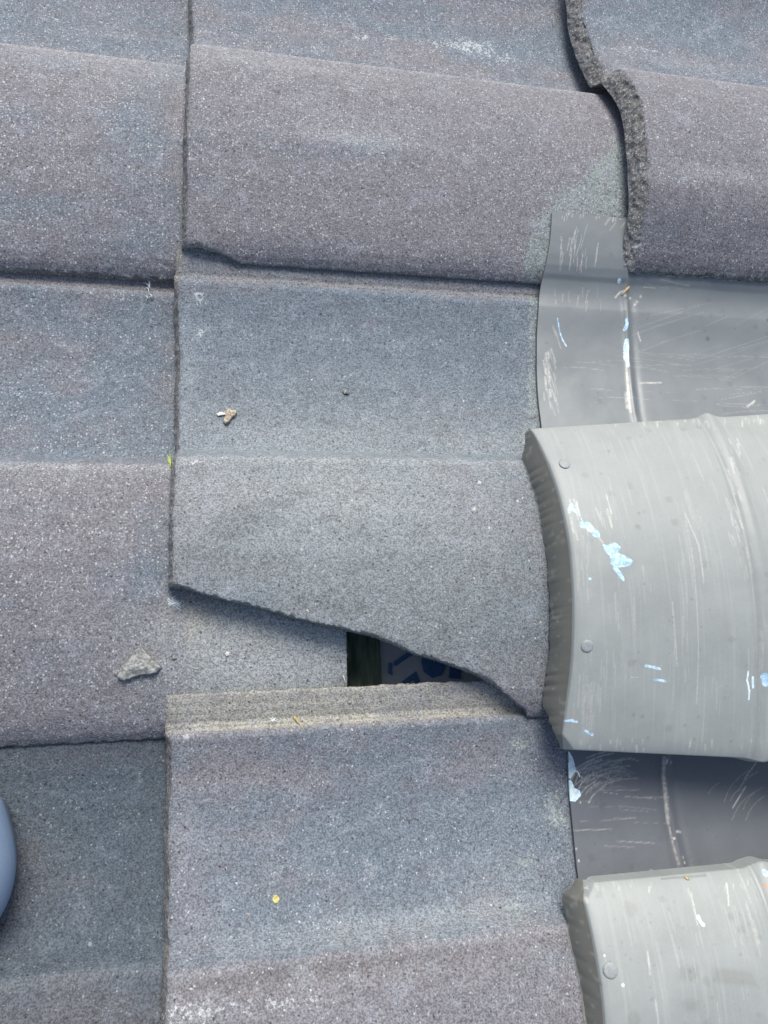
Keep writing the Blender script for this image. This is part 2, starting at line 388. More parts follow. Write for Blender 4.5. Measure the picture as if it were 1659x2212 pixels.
def build_tile(key, label, stains_shade, step=1.25, nose_pts=None, cut_pts=None, nose_rough=0.7, side_rough=0.45, tone=(0.35, 0.5), rimbump=0.9, seed=1, head=LENGTH, group='grey concrete roof tiles laid in overlapping courses', slant=4.8, tint=(1, 1, 1)):
    t = T[key]
    na = int(head / step); B0 = -23.5
    b1 = np.arange(B0, 150, step); nb2 = int((t.bend - 150) / step)
    frac = (np.arange(nb2 + 1) + 0.0) / nb2
    nb = len(b1) + nb2 + 1
    A = np.linspace(0, 1, na)[:, None] * np.ones((1, nb))
    xr = t.xn + A * head
    # cut (broken) lower edge as function of x
    bend = np.full(na, t.bend)
    if cut_pts is not None:
        q = curve(cut_pts, t.z); o = np.argsort(q[:, 0]); qx, qb = q[o, 0], t.b(q[o, 1])
        xs = xr[:, 0]
        bc = np.interp(xs, qx, qb, right=t.bend)
        bc = np.where(xs > qx[-1], t.bend, bc)
        bc = np.minimum(bc, t.bend); 
        nz = 1.15 * fbm(xs / 9.0, xs * 0 + 3.3, o=4, seed=seed + 5) + 1.1 * vnoise(xs / 1.7, xs * 0 + 1.3, seed=seed + 6)
        bend = np.where(bc < t.bend - 0.5, bc + nz, bc)
    bend = bend + side_rough * fbm(xr[:, 0] / 4.0, xr[:, 0] * 0 + seed, o=3, seed=seed)
    Bg = np.concatenate([np.repeat(b1[None, :], na, 0), 150 + (bend[:, None] - 150) * frac[None, :]], 1)
    # left start of strip is a little ragged
    Yg = t.y(Bg)
    # nose line
    nx = np.zeros(nb)
    yline = Yg[0]
    if nose_pts is not None:
        q = curve(nose_pts, t.z); o = np.argsort(q[:, 1])
        nx = np.interp(yline, q[o, 1], q[o, 0] - t.xn)
        kk_ = 10 if key == 'R1' else 4; nx = np.convolve(np.pad(nx, kk_, mode='edge'), np.ones(2 * kk_ + 1) / (2 * kk_ + 1), mode='valid')
    nx = nx + nose_rough * (0.9 * fbm(yline / 6.0, yline * 0 + 9.1, o=4, seed=seed + 2) + 0.5 * vnoise(yline / 1.7, yline * 0 + 2.0, seed=seed + 3))
    # nose offset dies away over the first 40 mm
    if nose_pts is not None and key != 'R1': nx = nx + 2.2
    fall = np.clip(1 - (A * head) / 60.0, 0, 1) ** 1.5
    Xg = xr + nx[None, :] * fall
    Z0 = t.base - DROP * (Xg - t.xn) / GAUGE + t.pr(Bg)
    # arris rounding at nose and cut edge, rough grain
    dn = A * head
    Z = Z0 - 1.6 * np.exp(-dn / 1.6)
    gr = 0.17 * fbm(Xg / 3.2, Yg / 3.2, o=3, seed=seed + 30) + 0.10 * vnoise(Xg / 1.3, Yg / 1.3, seed=seed + 40) + 0.5 * fbm(Xg / 35, Yg / 35, o=2, seed=seed + 50)
    endr = sstep(t.bend - 26, t.bend - 4, Bg)
    Z = Z + gr * (1 + 1.1 * endr) * np.where(Bg < 0, 0.45, 1.0)
    if cut_pts is not None:
        dc = bend[:, None] - Bg
        Z = Z - np.where((bend < t.bend - 2)[:, None], 0.35 * np.exp(-np.abs(dc) / 0.8), 0)
    Zb = Z0 - thick(Bg)
    top = np.stack([Xg, Yg, Z], -1).reshape(-1, 3)
    Xb = Xg - slant * np.clip(1 - dn / 14.0, 0, 1)
    bot = np.stack([Xb, Yg, Zb], -1).reshape(-1, 3)
    per = np.concatenate([np.arange(nb), np.arange(1, na) * nb + nb - 1, (na - 1) * nb + np.arange(nb - 2, -1, -1), np.arange(na - 2, 0, -1) * nb])
    K = 13
    Vs = [top, bot]; Q = [grid_quads(na, nb, 0, False), grid_quads(na, nb, na * nb, True)]
    pt = top[per]
    tang = np.roll(pt, -3, 0) - np.roll(pt, 3, 0); outn = np.stack([tang[:, 1], -tang[:, 0], 0 * tang[:, 0]], 1)
    outn /= (np.linalg.norm(outn, axis=1, keepdims=True) + 1e-9)
    cen = top.mean(0)
    if ((pt - cen) * outn).sum() < 0: outn = -outn
    w_ = 9; ext = np.concatenate([pt[-w_:], pt, pt[:w_]])
    dev = pt - np.stack([np.convolve(ext[:, c_], np.ones(2 * w_ + 1) / (2 * w_ + 1), mode='valid') for c_ in range(3)], 1)
    ii_ = np.arange(len(per)); cd = np.min([np.minimum(np.abs(ii_ - c_), len(per) - np.abs(ii_ - c_)) for c_ in (0, nb - 1, nb + na - 2, 2 * nb + na - 3)], axis=0)
    dev *= np.clip((cd - 12) / 8, 0, 1)[:, None]; dev[:, 2] = 0
    if key != 'R1': dev *= 0.8
    bot[per] -= dev
    if key != 'R1':
        bj = 1.0 * fbm(pt[:, 0] / 5.0, pt[:, 1] / 5.0, o=4, seed=seed + 80) + 0.6 * vnoise(pt[:, 0] / 1.8, pt[:, 1] / 1.8, seed=seed + 81)
        bot[per] += outn * (np.clip((cd - 3) / 6, 0, 1) * (ii_ < nb) * 0.8 * bj)[:, None]
    pb = bot[per]
    rimw = np.where((np.arange(len(per)) >= nb) & (np.arange(len(per)) < nb + na - 1) & (top[per][:, 0] < (1e9 if cut_pts is not None else -1e9)), 0.45, 1.0)
    prev = per; base_i = 2 * na * nb
    for kk in range(1, K + 1):
        if kk == K: cur = per + na * nb
        else:
            f = kk / K
            c = (pt - dev) * (1 - f) + pb * f + dev * math.exp(-7 * f)
            rr = rimbump * (fbm(c[:, 0] / 4.2, c[:, 1] / 4.2, c[:, 2] / 4.2, o=4, seed=seed + 60) + 0.45 * vnoise(c[:, 0] / 1.7, c[:, 1] / 1.7, c[:, 2] / 1.7, seed=seed + 61)) * 1.25
            rr = rr + 0.5 * rimbump * math.sin(f * math.pi)
            rr = rr * rimw - (1 - rimw) * 7.0 * max(f - 0.12, 0) * (1 - 0.3 * f)
            c = c + outn * rr[:, None]
            Vs.append(c); cur = base_i + np.arange(len(per)); base_i += len(per)
        Q.append(np.stack([prev, np.roll(prev, -1), np.roll(cur, -1), cur], 1)); prev = cur
    V = np.concatenate(Vs); Q = np.concatenate(Q)
    # make the winding outward: top faces must look up
    p = V[Q[0]]; 
    if np.cross(p[1] - p[0], p[2] - p[0])[2] < 0: Q[:2 * (na - 1) * (nb - 1)] = Q[:2 * (na - 1) * (nb - 1), ::-1]
    qs = Q[2 * (na - 1) * (nb - 1)]; p = V[qs]
    if np.cross(p[1] - p[0], p[2] - p[0]) @ outn[0] < 0: Q[2 * (na - 1) * (nb - 1):] = Q[2 * (na - 1) * (nb - 1):, ::-1]
    # stains, plus bluish shade painted along overlapping edges
    X, Y = V[:, 0], V[:, 1]; n = len(V); bb = t.b(Y)
    m1 = np.zeros((n, 4)); m2 = np.zeros((n, 4))
    m1[:, 0] = tone[0]; m1[:, 1] = tone[1]
    pan = sstep(-1, 1, bb) * (1 - sstep(140, 142.5, bb))
    m1[:, 0] += 0.48 * pan - 0.12; m2[:, 2] += 0.45 * blob(bb, bb * 0, 143.5, 0, 2.5, 1)
    strip = 1 - sstep(-1.5, -0.5, bb)
    m1[:, 1] *= (1 - 0.6 * strip)
    rimv = np.zeros(n); rimv[2 * na * nb:] = 1.0; rimv[:na * nb][per] = 0.55
    m2[:, 0] = rimv; m1[:, 1] += (1.3 if key == 'R1' else 0.4) * (rimv > 0.9)
    if cut_pts is not None:
        fr = np.zeros(n); fr[2 * na * nb:] = np.tile(rimw < 0.9, K - 1); fr *= (bb < t.bend - 4)
        m2[:, 0] *= (1 - 0.6 * fr); m2[:, 1] += 0.6 * fr; m2[:, 2] += 0.25 * fr
    for st in stains_shade:
        if len(st) == 4:                             # traced patch: (channel, outline, strength, soft mm)
            ch, ol, stg, sf = st
            q = np.array([hit(a_, b_, t.z)[:2] for a_, b_ in ol])
            wx = X + 2.5 * fbm(X / 9, Y / 9, o=3, seed=seed + 70); wy = Y + 2.5 * fbm(X / 9, Y / 9, o=3, seed=seed + 71)
            g = stg * poly_mask(wx, wy, q, sf)
            a, i = dict(smear=(m1, 3), lichen=(m1, 2), light=(m2, 2), tan=(m2, 1))[ch]
            a[:, i] = np.maximum(a[:, i], g); continue
        ch, u, v, ru, rv, stg = st
        c = hit(u, v, t.z); sc = 3.0 * (1 + KU * (u - CU) + KV * (v - CV))
        g = stg * blob(X, Y, c[0], c[1], ru / sc, rv / sc)
        a, i = dict(slate=(m1, 0), speck=(m1, 1), lichen=(m1, 2), smear=(m1, 3), tan=(m2, 1), light=(m2, 2), green=(m2, 3))[ch]
        a[:, i] += g
    m2[:, 1] += strip * (0.8 if key == 'M3' else 0.12); m2[:, 2] += strip * (0.22 if key == 'M3' else 0.15)
    if key == 'L2':                                 # the part that always lay under the neighbour
        hid = sstep(-140, -118, X)
        m2[:, 3] += 0.75 * hid; m1[:, 1] -= 0.4 * hid
    m2 = np.clip(m2, -1.2, 1.2)
    org = (t.xn, t.y0 - 160, float(t.base))
    # body, the interlocking side lap and the rough front edge are meshes of their own
    qb = bb[Q].mean(1); isrim = np.arange(len(Q)) >= 2 * (na - 1) * (nb - 1)
    rimpos = (np.arange(len(Q)) - 2 * (na - 1) * (nb - 1)) % len(per)
    front = isrim & (rimpos < nb - 1)
    lap = (qb < -0.5) & ~front
    def sub(name, sel, **kw):
        q = Q[sel]; ids, inv = np.unique(q, return_inverse=True)
        me = make_mesh(name, V[ids], inv.reshape(-1, 4), M_TILE, org, dict(mask1=m1[ids], mask2=m2[ids]))
        return link(name, me, origin=org, **kw)
    body = sub("roof_tile", ~front & ~lap, label=label, cat='roof tile', group=group)
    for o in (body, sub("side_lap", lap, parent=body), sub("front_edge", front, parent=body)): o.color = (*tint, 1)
    return body


NM1 = [(408, -30), (409, 0), (403, 150), (397, 300), (398, 430), (396, 520), (396, 600)]
NM2 = [(387, 545), (377, 640), (381, 760), (378, 880), (372, 1000), (366, 1130), (363, 1262), (362, 1400)]
NM3 = [(368, 1512), (360, 1600), (361, 1700), (354, 1800), (358, 1900), (352, 2000), (353, 2110), (346, 2230)]
NR1 = [(1252, -60), (1259, 0), (1264, 50), (1280, 95), (1386, 212), (1396, 283), (1401, 364), (1396, 454), (1386, 505), (1378, 535), (1374, 560), (1372, 580)]
CUT1 = [(395, 524), (432, 532), (465, 541), (490, 553), (508, 566), (520, 585)]
CUT2 = [(362, 1262), (400, 1272), (440, 1282), (500, 1297), (560, 1312), (640, 1335), (700, 1347), (745, 1357), (800, 1369), (840, 1385), (880, 1402),
        (905, 1411), (950, 1425), (985, 1437), (1030, 1453), (1068, 1472), (1088, 1494), (1110, 1512), (1132, 1530), (1140, 1541)]

build_tile('L1', 'purple grey white specked roof tile in the upper left corner of the photo',
    [('slate', 320, 330, 90, 200, 0.55), ('slate', 0, 40, 400, 60, 0.25), ('speck', 150, 300, 220, 160, 0.35), ('lichen', 140, 50, 160, 40, 0.22), ('light', 180, 130, 260, 40, 0.35),  # first slate blob paints in bluish shade beside the overlapping tile
     ('lichen', 250, 250, 120, 90, 0.16)], tone=(0.20, 0.70), seed=11, step=1.3)
build_tile('L2', 'purple grey tile carrying the mortar chip, its end showing beneath the broken tile',
    [('slate', 300, 760, 70, 120, 0.45), ('slate', 60, 900, 250, 80, 0.25), ('slate', 345, 1250, 60, 160, 0.5), ('light', 160, 1015, 200, 16, 0.3), ('lichen', 420, 638, 20, 40, 0.3), ('tan', 425, 1350, 22, 60, 0.8),  # slate near the middle course's edge is occlusion put into the colour
     ('tan', 480, 1350, 110, 60, 0.45), ('light', 590, 1400, 190, 90, 1.9), ('tan', 600, 1400, 180, 60, 0.3), ('green', 580, 1400, 200, 110, 0.9), ('lichen', 375, 1300, 16, 10, 0.8), ('speck', 150, 1150, 200, 150, 0.25)], tint=(0.94, 0.94, 0.94), tone=(0.16, 0.62), seed=12, step=1.2)
build_tile('L3', 'dark slate grey roof tile with painted-in shadow at lower left, beside the blue shoe tip',
    [('slate', 260, 1850, 130, 200, 0.55), ('slate', 340, 2120, 60, 100, 0.5), ('slate', 100, 1700, 200, 100, 0.2), ('lichen', 150, 2140, 120, 30, 0.25), ('lichen', 195, 2035, 10, 10, 0.7)], tint=(0.52, 0.55, 0.57), tone=(0.22, 0.25), seed=13, step=1.3)  # tint and edge slate put shadow into this already darker tile's colour
build_tile('M1', 'purple tile at top centre with chipped lower left corner and white lichen patch',
    [('lichen', 1030, 100, 80, 24, 0.42), ('lichen', 1000, 92, 40, 14, 0.2), ('lichen', 1090, 128, 110, 14, 0.34), ('lichen', 900, 88, 110, 14, 0.30), ('lichen', 780, 84, 40, 10, 0.3), ('lichen', 700, 66, 120, 8, 0.2), ('lichen', 440, 68, 34, 8, 0.5), ('lichen', 432, 105, 22, 16, 0.35), ('lichen', 450, 290, 14, 60, 0.26), ('lichen', 520, 300, 30, 60, 0.18),
     ('light', 760, 300, 90, 12, 0.6), ('light', 800, 285, 160, 30, 0.35), ('light', 560, 130, 240, 30, 0.4), ('slate', 750, 320, 150, 30, 0.35), ('slate', 1150, 110, 150, 60, 0.7), ('slate', 700, 20, 300, 50, 0.15),
     ('smear', [(1330, 305), (1296, 345), (1270, 385), (1244, 404), (1192, 446), (1192, 458), (1400, 470), (1400, 340), (1360, 300)], 0.70, 9.0),
     ('smear', [(1194, 452), (1170, 480), (1146, 515), (1136, 560), (1134, 595), (1150, 618), (1215, 620), (1215, 452)], 0.72, 6.0),
     ('smear', 430, 535, 50, 10, 0.35),
     ('lichen', 700, 380, 80, 40, 0.12), ('speck', 560, 250, 250, 120, 0.3)],
    nose_pts=NM1, cut_pts=CUT1, tone=(0.08, 0.68), seed=14)
build_tile('M2', 'blue grey tile at the centre with its lower left corner broken off',
    [('slate', 700, 760, 420, 120, 0.35), ('slate', 800, 1020, 500, 50, 0.25), ('green', 720, 1120, 420, 190, 0.95), ('green', 900, 1340, 300, 150, 0.8), ('green', 760, 900, 420, 120, 0.5), ('light', 720, 1080, 420, 110, 0.5), ('light', 700, 940, 360, 40, 0.35), ('lichen', 432, 640, 16, 22, 0.55), ('lichen', 432, 720, 12, 22, 0.5), ('lichen', 425, 1000, 40, 8, 0.6),
     ('light', 405, 800, 20, 120, 0.35), ('smear', [(1136, 640), (1146, 760), (1140, 880), (1128, 960), (1200, 960), (1200, 640)], 0.56, 5.0), ('slate', 960, 1500, 260, 120, -0.35), ('slate', 1140, 1330, 60, 200, 0.3), ('lichen', 1110, 1450, 40, 30, 0.22), ('lichen', 1025, 1098, 7, 7, 0.9), ('lichen', 1035, 1043, 5, 5, 0.9), ('light', 1090, 960, 80, 40, 0.3), ('light', 445, 1190, 46, 16, -0.5), ('light', 500, 1152, 46, 16, -0.6), ('light', 550, 1118, 46, 16, -0.6), ('light', 600, 1086, 46, 14, -0.55), ('light', 645, 1060, 40, 12, -0.45)],
    nose_pts=NM2, cut_pts=CUT2, tone=(0.40, 0.10), seed=15, step=1.15)
build_tile('M3', 'purple blue tile at bottom centre with a pale weathered strip along its top edge',
    [('slate', 850, 1800, 300, 110, 0.55), ('slate', 1100, 1780, 140, 120, 0.35), ('slate', 600, 1640, 300, 50, -0.25), ('tan', 700, 2110, 420, 20, 0.12), ('lichen', 470, 2172, 120, 24, 0.25), ('lichen', 650, 2166, 110, 22, 0.25), ('lichen', 396, 2185, 40, 44, 0.22), ('light', 760, 2078, 500, 20, -0.75), ('light', 600, 2110, 300, 20, -0.15),
     ('lichen', 410, 1590, 40, 8, 0.55), ('light', 900, 2000, 340, 36, 0.55), ('slate', 800, 1990, 420, 40, 0.3), ('light', 1090, 1900, 90, 60, 0.3), ('lichen', 610, 1700, 12, 18, 0.3),
     ('smear', 1115, 1608, 30, 14, 0.62), ('smear', 1198, 1755, 26, 60, 0.62), ('smear', 1132, 1864, 24, 14, 0.7), ('smear', 1106, 1964, 16, 20, 0.72), ('light', 395, 1800, 30, 90, 0.25), ('tan', 700, 1555, 260, 18, 0.3)],
    nose_pts=NM3, tone=(0.14, 0.22), seed=16)
build_tile('R1', 'raised purple tile at upper right with a thick crumbling end face',
    [('slate', 1450, 40, 260, 70, 0.4), ('lichen', 1400, 108, 70, 8, 0.45), ('light', 1560, 375, 160, 18, 0.5), ('lichen', 1440, 330, 50, 50, 0.2), ('lichen', 1383, 530, 14, 10, 0.5), ('light', 1500, 140, 150, 20, 0.3), ('lichen', 1470, 390, 60, 14, 0.22)],
    nose_pts=NR1, nose_rough=1.3, rimbump=1.5, slant=9.0, tone=(0.12, 0.58), seed=17, step=1.15)

# ---------------------------------------------------------------- metal flashing sheets and covers
class Marks:
    def __init__(s, V, zf): s.X, s.Y, s.zf = V[:, 0], V[:, 1], zf; s.m1 = np.zeros((len(V), 4)); s.m2 = np.zeros((len(V), 4))
    def pl(s, pts): return [hit(u, v, s.zf)[:2] for u, v in pts]
    def add(s, ch, m):
        a, i = dict(scr=(s.m1, 0), blue=(s.m1, 1), rust=(s.m1, 2), dark=(s.m1, 3), white=(s.m2, 0), film=(s.m2, 1))[ch]
        a[:, i] = np.maximum(a[:, i], m)
    def line(s, ch, pts, w, k=1.0, soft=0.6): s.add(ch, k * seg_mask(s.X, s.Y, s.pl(pts), w, soft))
    def poly(s, ch, pts, k=1.0, soft=0.5): s.add(ch, k * poly_mask(s.X, s.Y, s.pl(pts), soft))
    def spot(s, ch, u, v, r, k=1.0):
        p = hit(u, v, s.zf); s.add(ch, k * (1 - sstep(r * 0.6, r * 1.3, np.hypot(s.X - p[0], s.Y - p[1]))))
def c5(x, y): return (1042 + .3716 * x, 823 + .3716 * y)
def c2(x, y): return (1042 + .3716 * x, .3716 * y)
def c6(x, y): return (1042 + .3716 * x, 1536 + .3716 * y)

def solid(V, nu, nv, th):
    """close a grid sheet into a thin solid"""
    G = V.reshape(nu, nv, 3)
    du = np.gradient(G, axis=0); dv = np.gradient(G, axis=1)
    N = np.cross(du, dv); N /= (np.linalg.norm(N, axis=-1, keepdims=True) + 1e-9)
    if N[..., 2].mean() < 0: N = -N
    Bm = (G - N * th).reshape(-1, 3); n = nu * nv
    per = np.concatenate([np.arange(nv), np.arange(1, nu) * nv + nv - 1, (nu - 1) * nv + np.arange(nv - 2, -1, -1), np.arange(nu - 2, 0, -1) * nv])
    # duplicate rim so that the edge stays crisp
    rt = V[per]; rb = Bm[per]; m = len(per)
    q1 = grid_quads(nu, nv, 0); p = V[q1[len(q1) // 2]]
    up = np.cross(p[1] - p[0], p[2] - p[0])[2] > 0
    if not up: q1 = q1[:, ::-1]
    q2 = q1[:, ::-1] + n
    a = 2 * n + np.arange(m); b = 2 * n + m + np.arange(m)
    q3 = np.stack([a, b, np.roll(b, -1), np.roll(a, -1)], 1)
    return np.concatenate([V, Bm, rt, rb]), np.concatenate([q1, q2, q3])

def tile_mid_z(x, y):
    return None

# --- flat lower sheets, dressed over the tiles
def sheet(left_pts, ytop, ybot, zf, rib_pts, marks_fn, label, xmax=430.0, step=0.75, top_slope=0.0, mat=None):
    L = np.array([hit(u, v, zf) for u, v in left_pts]); o = np.argsort(L[:, 1])
    ny = int((ytop - ybot) / step); nx = int(330 / step)
    ys = np.linspace(ytop, ybot, ny)
    xl = np.interp(ys, L[o, 1], L[o, 0]); xl = np.convolve(np.pad(xl, 12, mode='edge'), np.ones(25) / 25, mode='valid')
    f = np.linspace(0, 1, nx)[:, None] ** 1.15
    Xg = xl[None, :] + (xmax - xl[None, :]) * f
    Yg = np.repeat(ys[None, :], nx, 0) + top_slope * (Xg - xl[None, :]) * sstep(ybot, ytop, ys)[None, :]
    Zg = zf(Xg, Yg)
    Zg = Zg + 0.7 * fbm(Xg / 45, Yg / 45, o=2, seed=77)
    R_ = np.array([hit(u, v, zf) for u, v in rib_pts]); o = np.argsort(R_[:, 1])
    xr_ = np.interp(Yg, R_[o, 1], R_[o, 0])
    Zg = Zg + 1.5 * np.exp(-((Xg - xr_) / 2.6) ** 2) - 0.7 * np.exp(-((Xg - xr_ - 5.5) / 3) ** 2)
    V0 = np.stack([Xg, Yg, Zg], -1).reshape(-1, 3)
    V, Q = solid(V0, nx, ny, 1.4)
    mk = Marks(V, zf); marks_fn(mk)
    org = (float(Xg.mean()), float(Yg.mean()), float(Zg.min()))
    me = make_mesh("flashing_sheet", V, Q, mat or M_SHEET, org, dict(mask1=mk.m1, mask2=mk.m2))
    return link("flashing_sheet", me, label, 'flashing', 'dark grey flashing sheets under the raised covers', origin=org)

m1t, m2t, m3t = T['M1'], T['M2'], T['M3']
def sh1_z(x, y):
    x = np.asarray(x, float); y = np.asarray(y, float)
    yc = np.maximum(y, 187.0)
    up = m1t.z(np.minimum(x, 330), yc) + 2.6
    up = up - np.where(y < 187, (187 - y) * 0.75, 0)
    b = np.clip(m2t.b(y), 6, 200)
    lo = m2t.base - DROP * (np.minimum(x, 330) - m2t.xn) / GAUGE + prof_s(b) + 3.5
    k = 5.0
    d = (up - lo) / k
    return lo + k * np.logaddexp(0, np.clip(d, -40, 40))

def rnd_scuffs(mk, n, u0, u1, v0, v1, ang, L, w, k, curv=0.0, ch='scr'):
    for _ in range(n):
        u = rng.uniform(u0, u1); v = rng.uniform(v0, v1); a = ang + rng.normal(0, 0.08); l = L * rng.uniform(0.3, 1.3)
        pts = []
        for q in np.linspace(-0.5, 0.5, 5):
            aa = a + curv * q
            pts.append((u + l * q * math.cos(aa), v + l * q * math.sin(aa)))
        mk.line(ch, pts, w * rng.uniform(0.6, 1.2), k * rng.uniform(0.35, 1.0))

def rnd_plan(mk, n, u0, u1, v0, v1, L, w, k, drift=0.03, n_fam=4):
    """brush and scuff strokes that run up and down the sheet, mostly in parallel families"""
    for _ in range(n):
        u = rng.uniform(u0, u1); v = rng.uniform(v0, v1); p = hit(u, v, mk.zf); sl = rng.normal(0, drift); l = L * rng.uniform(0.3, 1.4); cv = rng.normal(0, 0.0004)
        for f_ in range(rng.integers(1, n_fam + 1)):
            x0 = p[0] + rng.normal(0, 2.2); y0 = p[1] + rng.normal(0, 6); ll = l * rng.uniform(0.4, 1.0)
            q = np.linspace(-0.5, 0.5, 6) * ll
            mk.add('scr', k * 0.8 * rng.uniform(0.15, 1.0) * seg_mask(mk.X, mk.Y, np.stack([x0 + sl * q + cv * q * q, y0 + q], 1), w * rng.uniform(0.6, 1.3), 0.8))
def marks_s1(mk):
    rnd_scuffs(mk, 26, 1210, 1300, 500, 575, math.radians(98), 45, 0.33, 0.75)
    rnd_scuffs(mk, 7, 1312, 1350, 462, 490, math.radians(125), 24, 0.4, 0.9)
    rnd_scuffs(mk, 16, 1205, 1350, 462, 476, math.radians(100), 9, 0.5, 0.8)
    rnd_scuffs(mk, 14, 1185, 1300, 625, 660, math.radians(95), 20, 0.33, 0.5)
    rnd_scuffs(mk, 18, 1175, 1215, 700, 900, math.radians(75), 45, 0.5, 0.5)
    rnd_scuffs(mk, 14, 1172, 1190, 760, 860, math.radians(85), 24, 0.9, 0.75)
    rnd_scuffs(mk, 30, 1230, 1650, 760, 890, math.radians(2), 110, 0.3, 0.32, 0.1)
    rnd_scuffs(mk, 16, 1400, 1650, 660, 880, math.radians(-18), 130, 0.28, 0.35)
    rnd_scuffs(mk, 12, 1400, 1620, 590, 625, math.radians(10), 60, 0.4, 0.5)
    mk.line('scr', [(1330, 642), (1339, 631), (1352, 629)], 0.7, 1.0)
    for u, v in ((1350, 640), (1362, 643), (1376, 652), (1372, 657), (1384, 640)): mk.spot('scr', u, v, 1.1, 0.9)
    mk.line('scr', [c2(905, 1930), c2(920, 1980)], 0.6, 0.8)
    mk.line('scr', [(1352, 770), (1356, 830), (1362, 890)], 0.8, 0.7); mk.line('scr', [(1353, 850), (1356, 880)], 1.6, 0.6)
    mk.line('scr', [(1352, 650), (1354, 690)], 0.8, 0.4)
    mk.line('film', [(1358, 640), (1362, 770), (1372, 890)], 4.0, 0.5, 0.9)
    mk.line('blue', [c2(437, 1852), c2(450, 1930), c2(466, 1975), c2(488, 2012)], 0.6, 0.85)
    mk.line('blue', [c2(838, 1862), c2(840, 1885), c2(828, 1915)], 1.6, 0.9)
    mk.line('white', [c2(838, 1870), c2(836, 1890)], 1.1, 0.8)
    mk.line('blue', [c2(838, 1985), c2(832, 2030), c2(835, 2090)], 2.1, 0.9); mk.line('white', [c2(842, 2010), c2(838, 2080), c2(842, 2130)], 1.3, 0.85)
    mk.spot('blue', *c2(797, 1632), 1.7, 0.9)
    mk.spot('dark', *c2(1310, 1970), 1.9, 0.7); mk.spot('dark', *c2(1660, 1860), 1.5, 0.6)
    mk.line('white', [c2(1440, 1608), c2(1500, 1612), c2(1640, 1622)], 0.8, 0.7)
    mk.line('scr', [c5(1540, 150), c5(1580, 118)], 0.9, 1.0); mk.line('scr', [c5(920, 12), c5(1040, 10)], 0.6, 0.8)
    for _ in range(40): mk.spot('dark', rng.uniform(1200, 1650), rng.uniform(640, 880), rng.uniform(0.3, 0.8), 0.5)

sheet([(1194, 440), (1193, 457), (1189, 520), (1178, 580), (1165, 640), (1160, 720), (1160, 800), (1163, 860), (1170, 915), (1175, 960)],
      float(hit(1193, 457, sh1_z)[1]), 18.0, sh1_z, [(1352, 600), (1354, 700), (1360, 800), (1370, 890)], marks_s1,
      'grey flashing sheet tucked under the raised upper right tile, above the cover with two rivets', top_slope=0.0)

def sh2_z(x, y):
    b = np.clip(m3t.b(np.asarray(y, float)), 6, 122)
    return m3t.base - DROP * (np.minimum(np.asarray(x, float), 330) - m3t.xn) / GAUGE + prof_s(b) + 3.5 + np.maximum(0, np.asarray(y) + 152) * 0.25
def marks_s2(mk):
    rnd_scuffs(mk, 12, 1250, 1340, 1640, 1680, math.radians(-25), 90, 0.4, 0.5, 1.0)
    for r_ in (100, 112, 124, 138, 150, 166):
        for _ in range(3):
            a0 = rng.uniform(math.radians(190), math.radians(235)); a1 = a0 + rng.uniform(0.3, 0.9)
            cx_, cy_ = 1372, 1716 + rng.uniform(-14, 26)
            mk.line('scr', [(cx_ + r_ * math.cos(a), cy_ + 0.55 * r_ * math.sin(a)) for a in np.linspace(a0, a1, 7)], 0.45, rng.uniform(0.3, 0.62))
    rnd_scuffs(mk, 16, 1260, 1420, 1700, 1830, 0.0, 80, 0.3, 0.35)
    rnd_scuffs(mk, 8, 1500, 1650, 1640, 1760, math.radians(-50), 70, 0.35, 0.4, 0.4)
    mk.line('scr', [c6(1455, 560), c6(1530, 440)], 0.45, 0.8); mk.line('scr', [c6(1520, 400), c6(1590, 300)], 0.4, 0.6)
    mk.line('scr', [c6(1055, 270), c6(1052, 380), c6(1062, 480), c6(1080, 650)], 1.1, 0.55); mk.line('scr', [c6(1085, 670), c6(1110, 780), c6(1140, 890)], 0.7, 0.4)
    mk.line('film', [c6(1040, 280), c6(1045, 480), c6(1070, 650), c6(1120, 880)], 3.4, 0.5, 0.9)
    for x, y in ((1072, 285), (1068, 300), (1100, 300), (1110, 740), (1165, 850), (1175, 880), (1140, 700)): mk.spot('scr', *c6(x, y), 0.9, 0.9)
    mk.line('scr', [c6(1125, 700), c6(1155, 706)], 0.5, 1.0); mk.spot('scr', *c6(982, 932), 1.3, 0.6)
    mk.poly('white', [c6(503, 235), c6(530, 285), c6(545, 345), c6(520, 380), c6(505, 395)], 1.0)
    mk.poly('white', [c6(500, 400), c6(520, 408), c6(535, 450), c6(565, 462), c6(572, 490), c6(540, 525), c6(508, 520)], 1.0)
    mk.line('white', [c6(530, 345), c6(555, 352), c6(568, 380)], 0.5, 0.9)
    mk.poly('film', [c6(505, 395), c6(530, 350), c6(560, 352), c6(572, 400), c6(560, 460), c6(535, 450)], 0.9)
    for x, y in ((580, 385), (585, 410), (570, 530), (620, 530), (545, 800), (560, 870)): mk.spot('scr', *c6(x, y), 0.7, 0.8)
    for _ in range(40): mk.spot('dark', rng.uniform(1250, 1650), rng.uniform(1640, 1880), rng.uniform(0.3, 0.8), 0.6)
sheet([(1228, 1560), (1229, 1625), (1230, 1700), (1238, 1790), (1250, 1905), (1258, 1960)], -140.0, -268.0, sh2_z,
      [(1438, 1640), (1440, 1700), (1455, 1790), (1478, 1890)], marks_s2, 'flashing sheet with painted-in dark reflection between two raised covers, white paint patch on left edge', mat=M_SHEET_DIM)

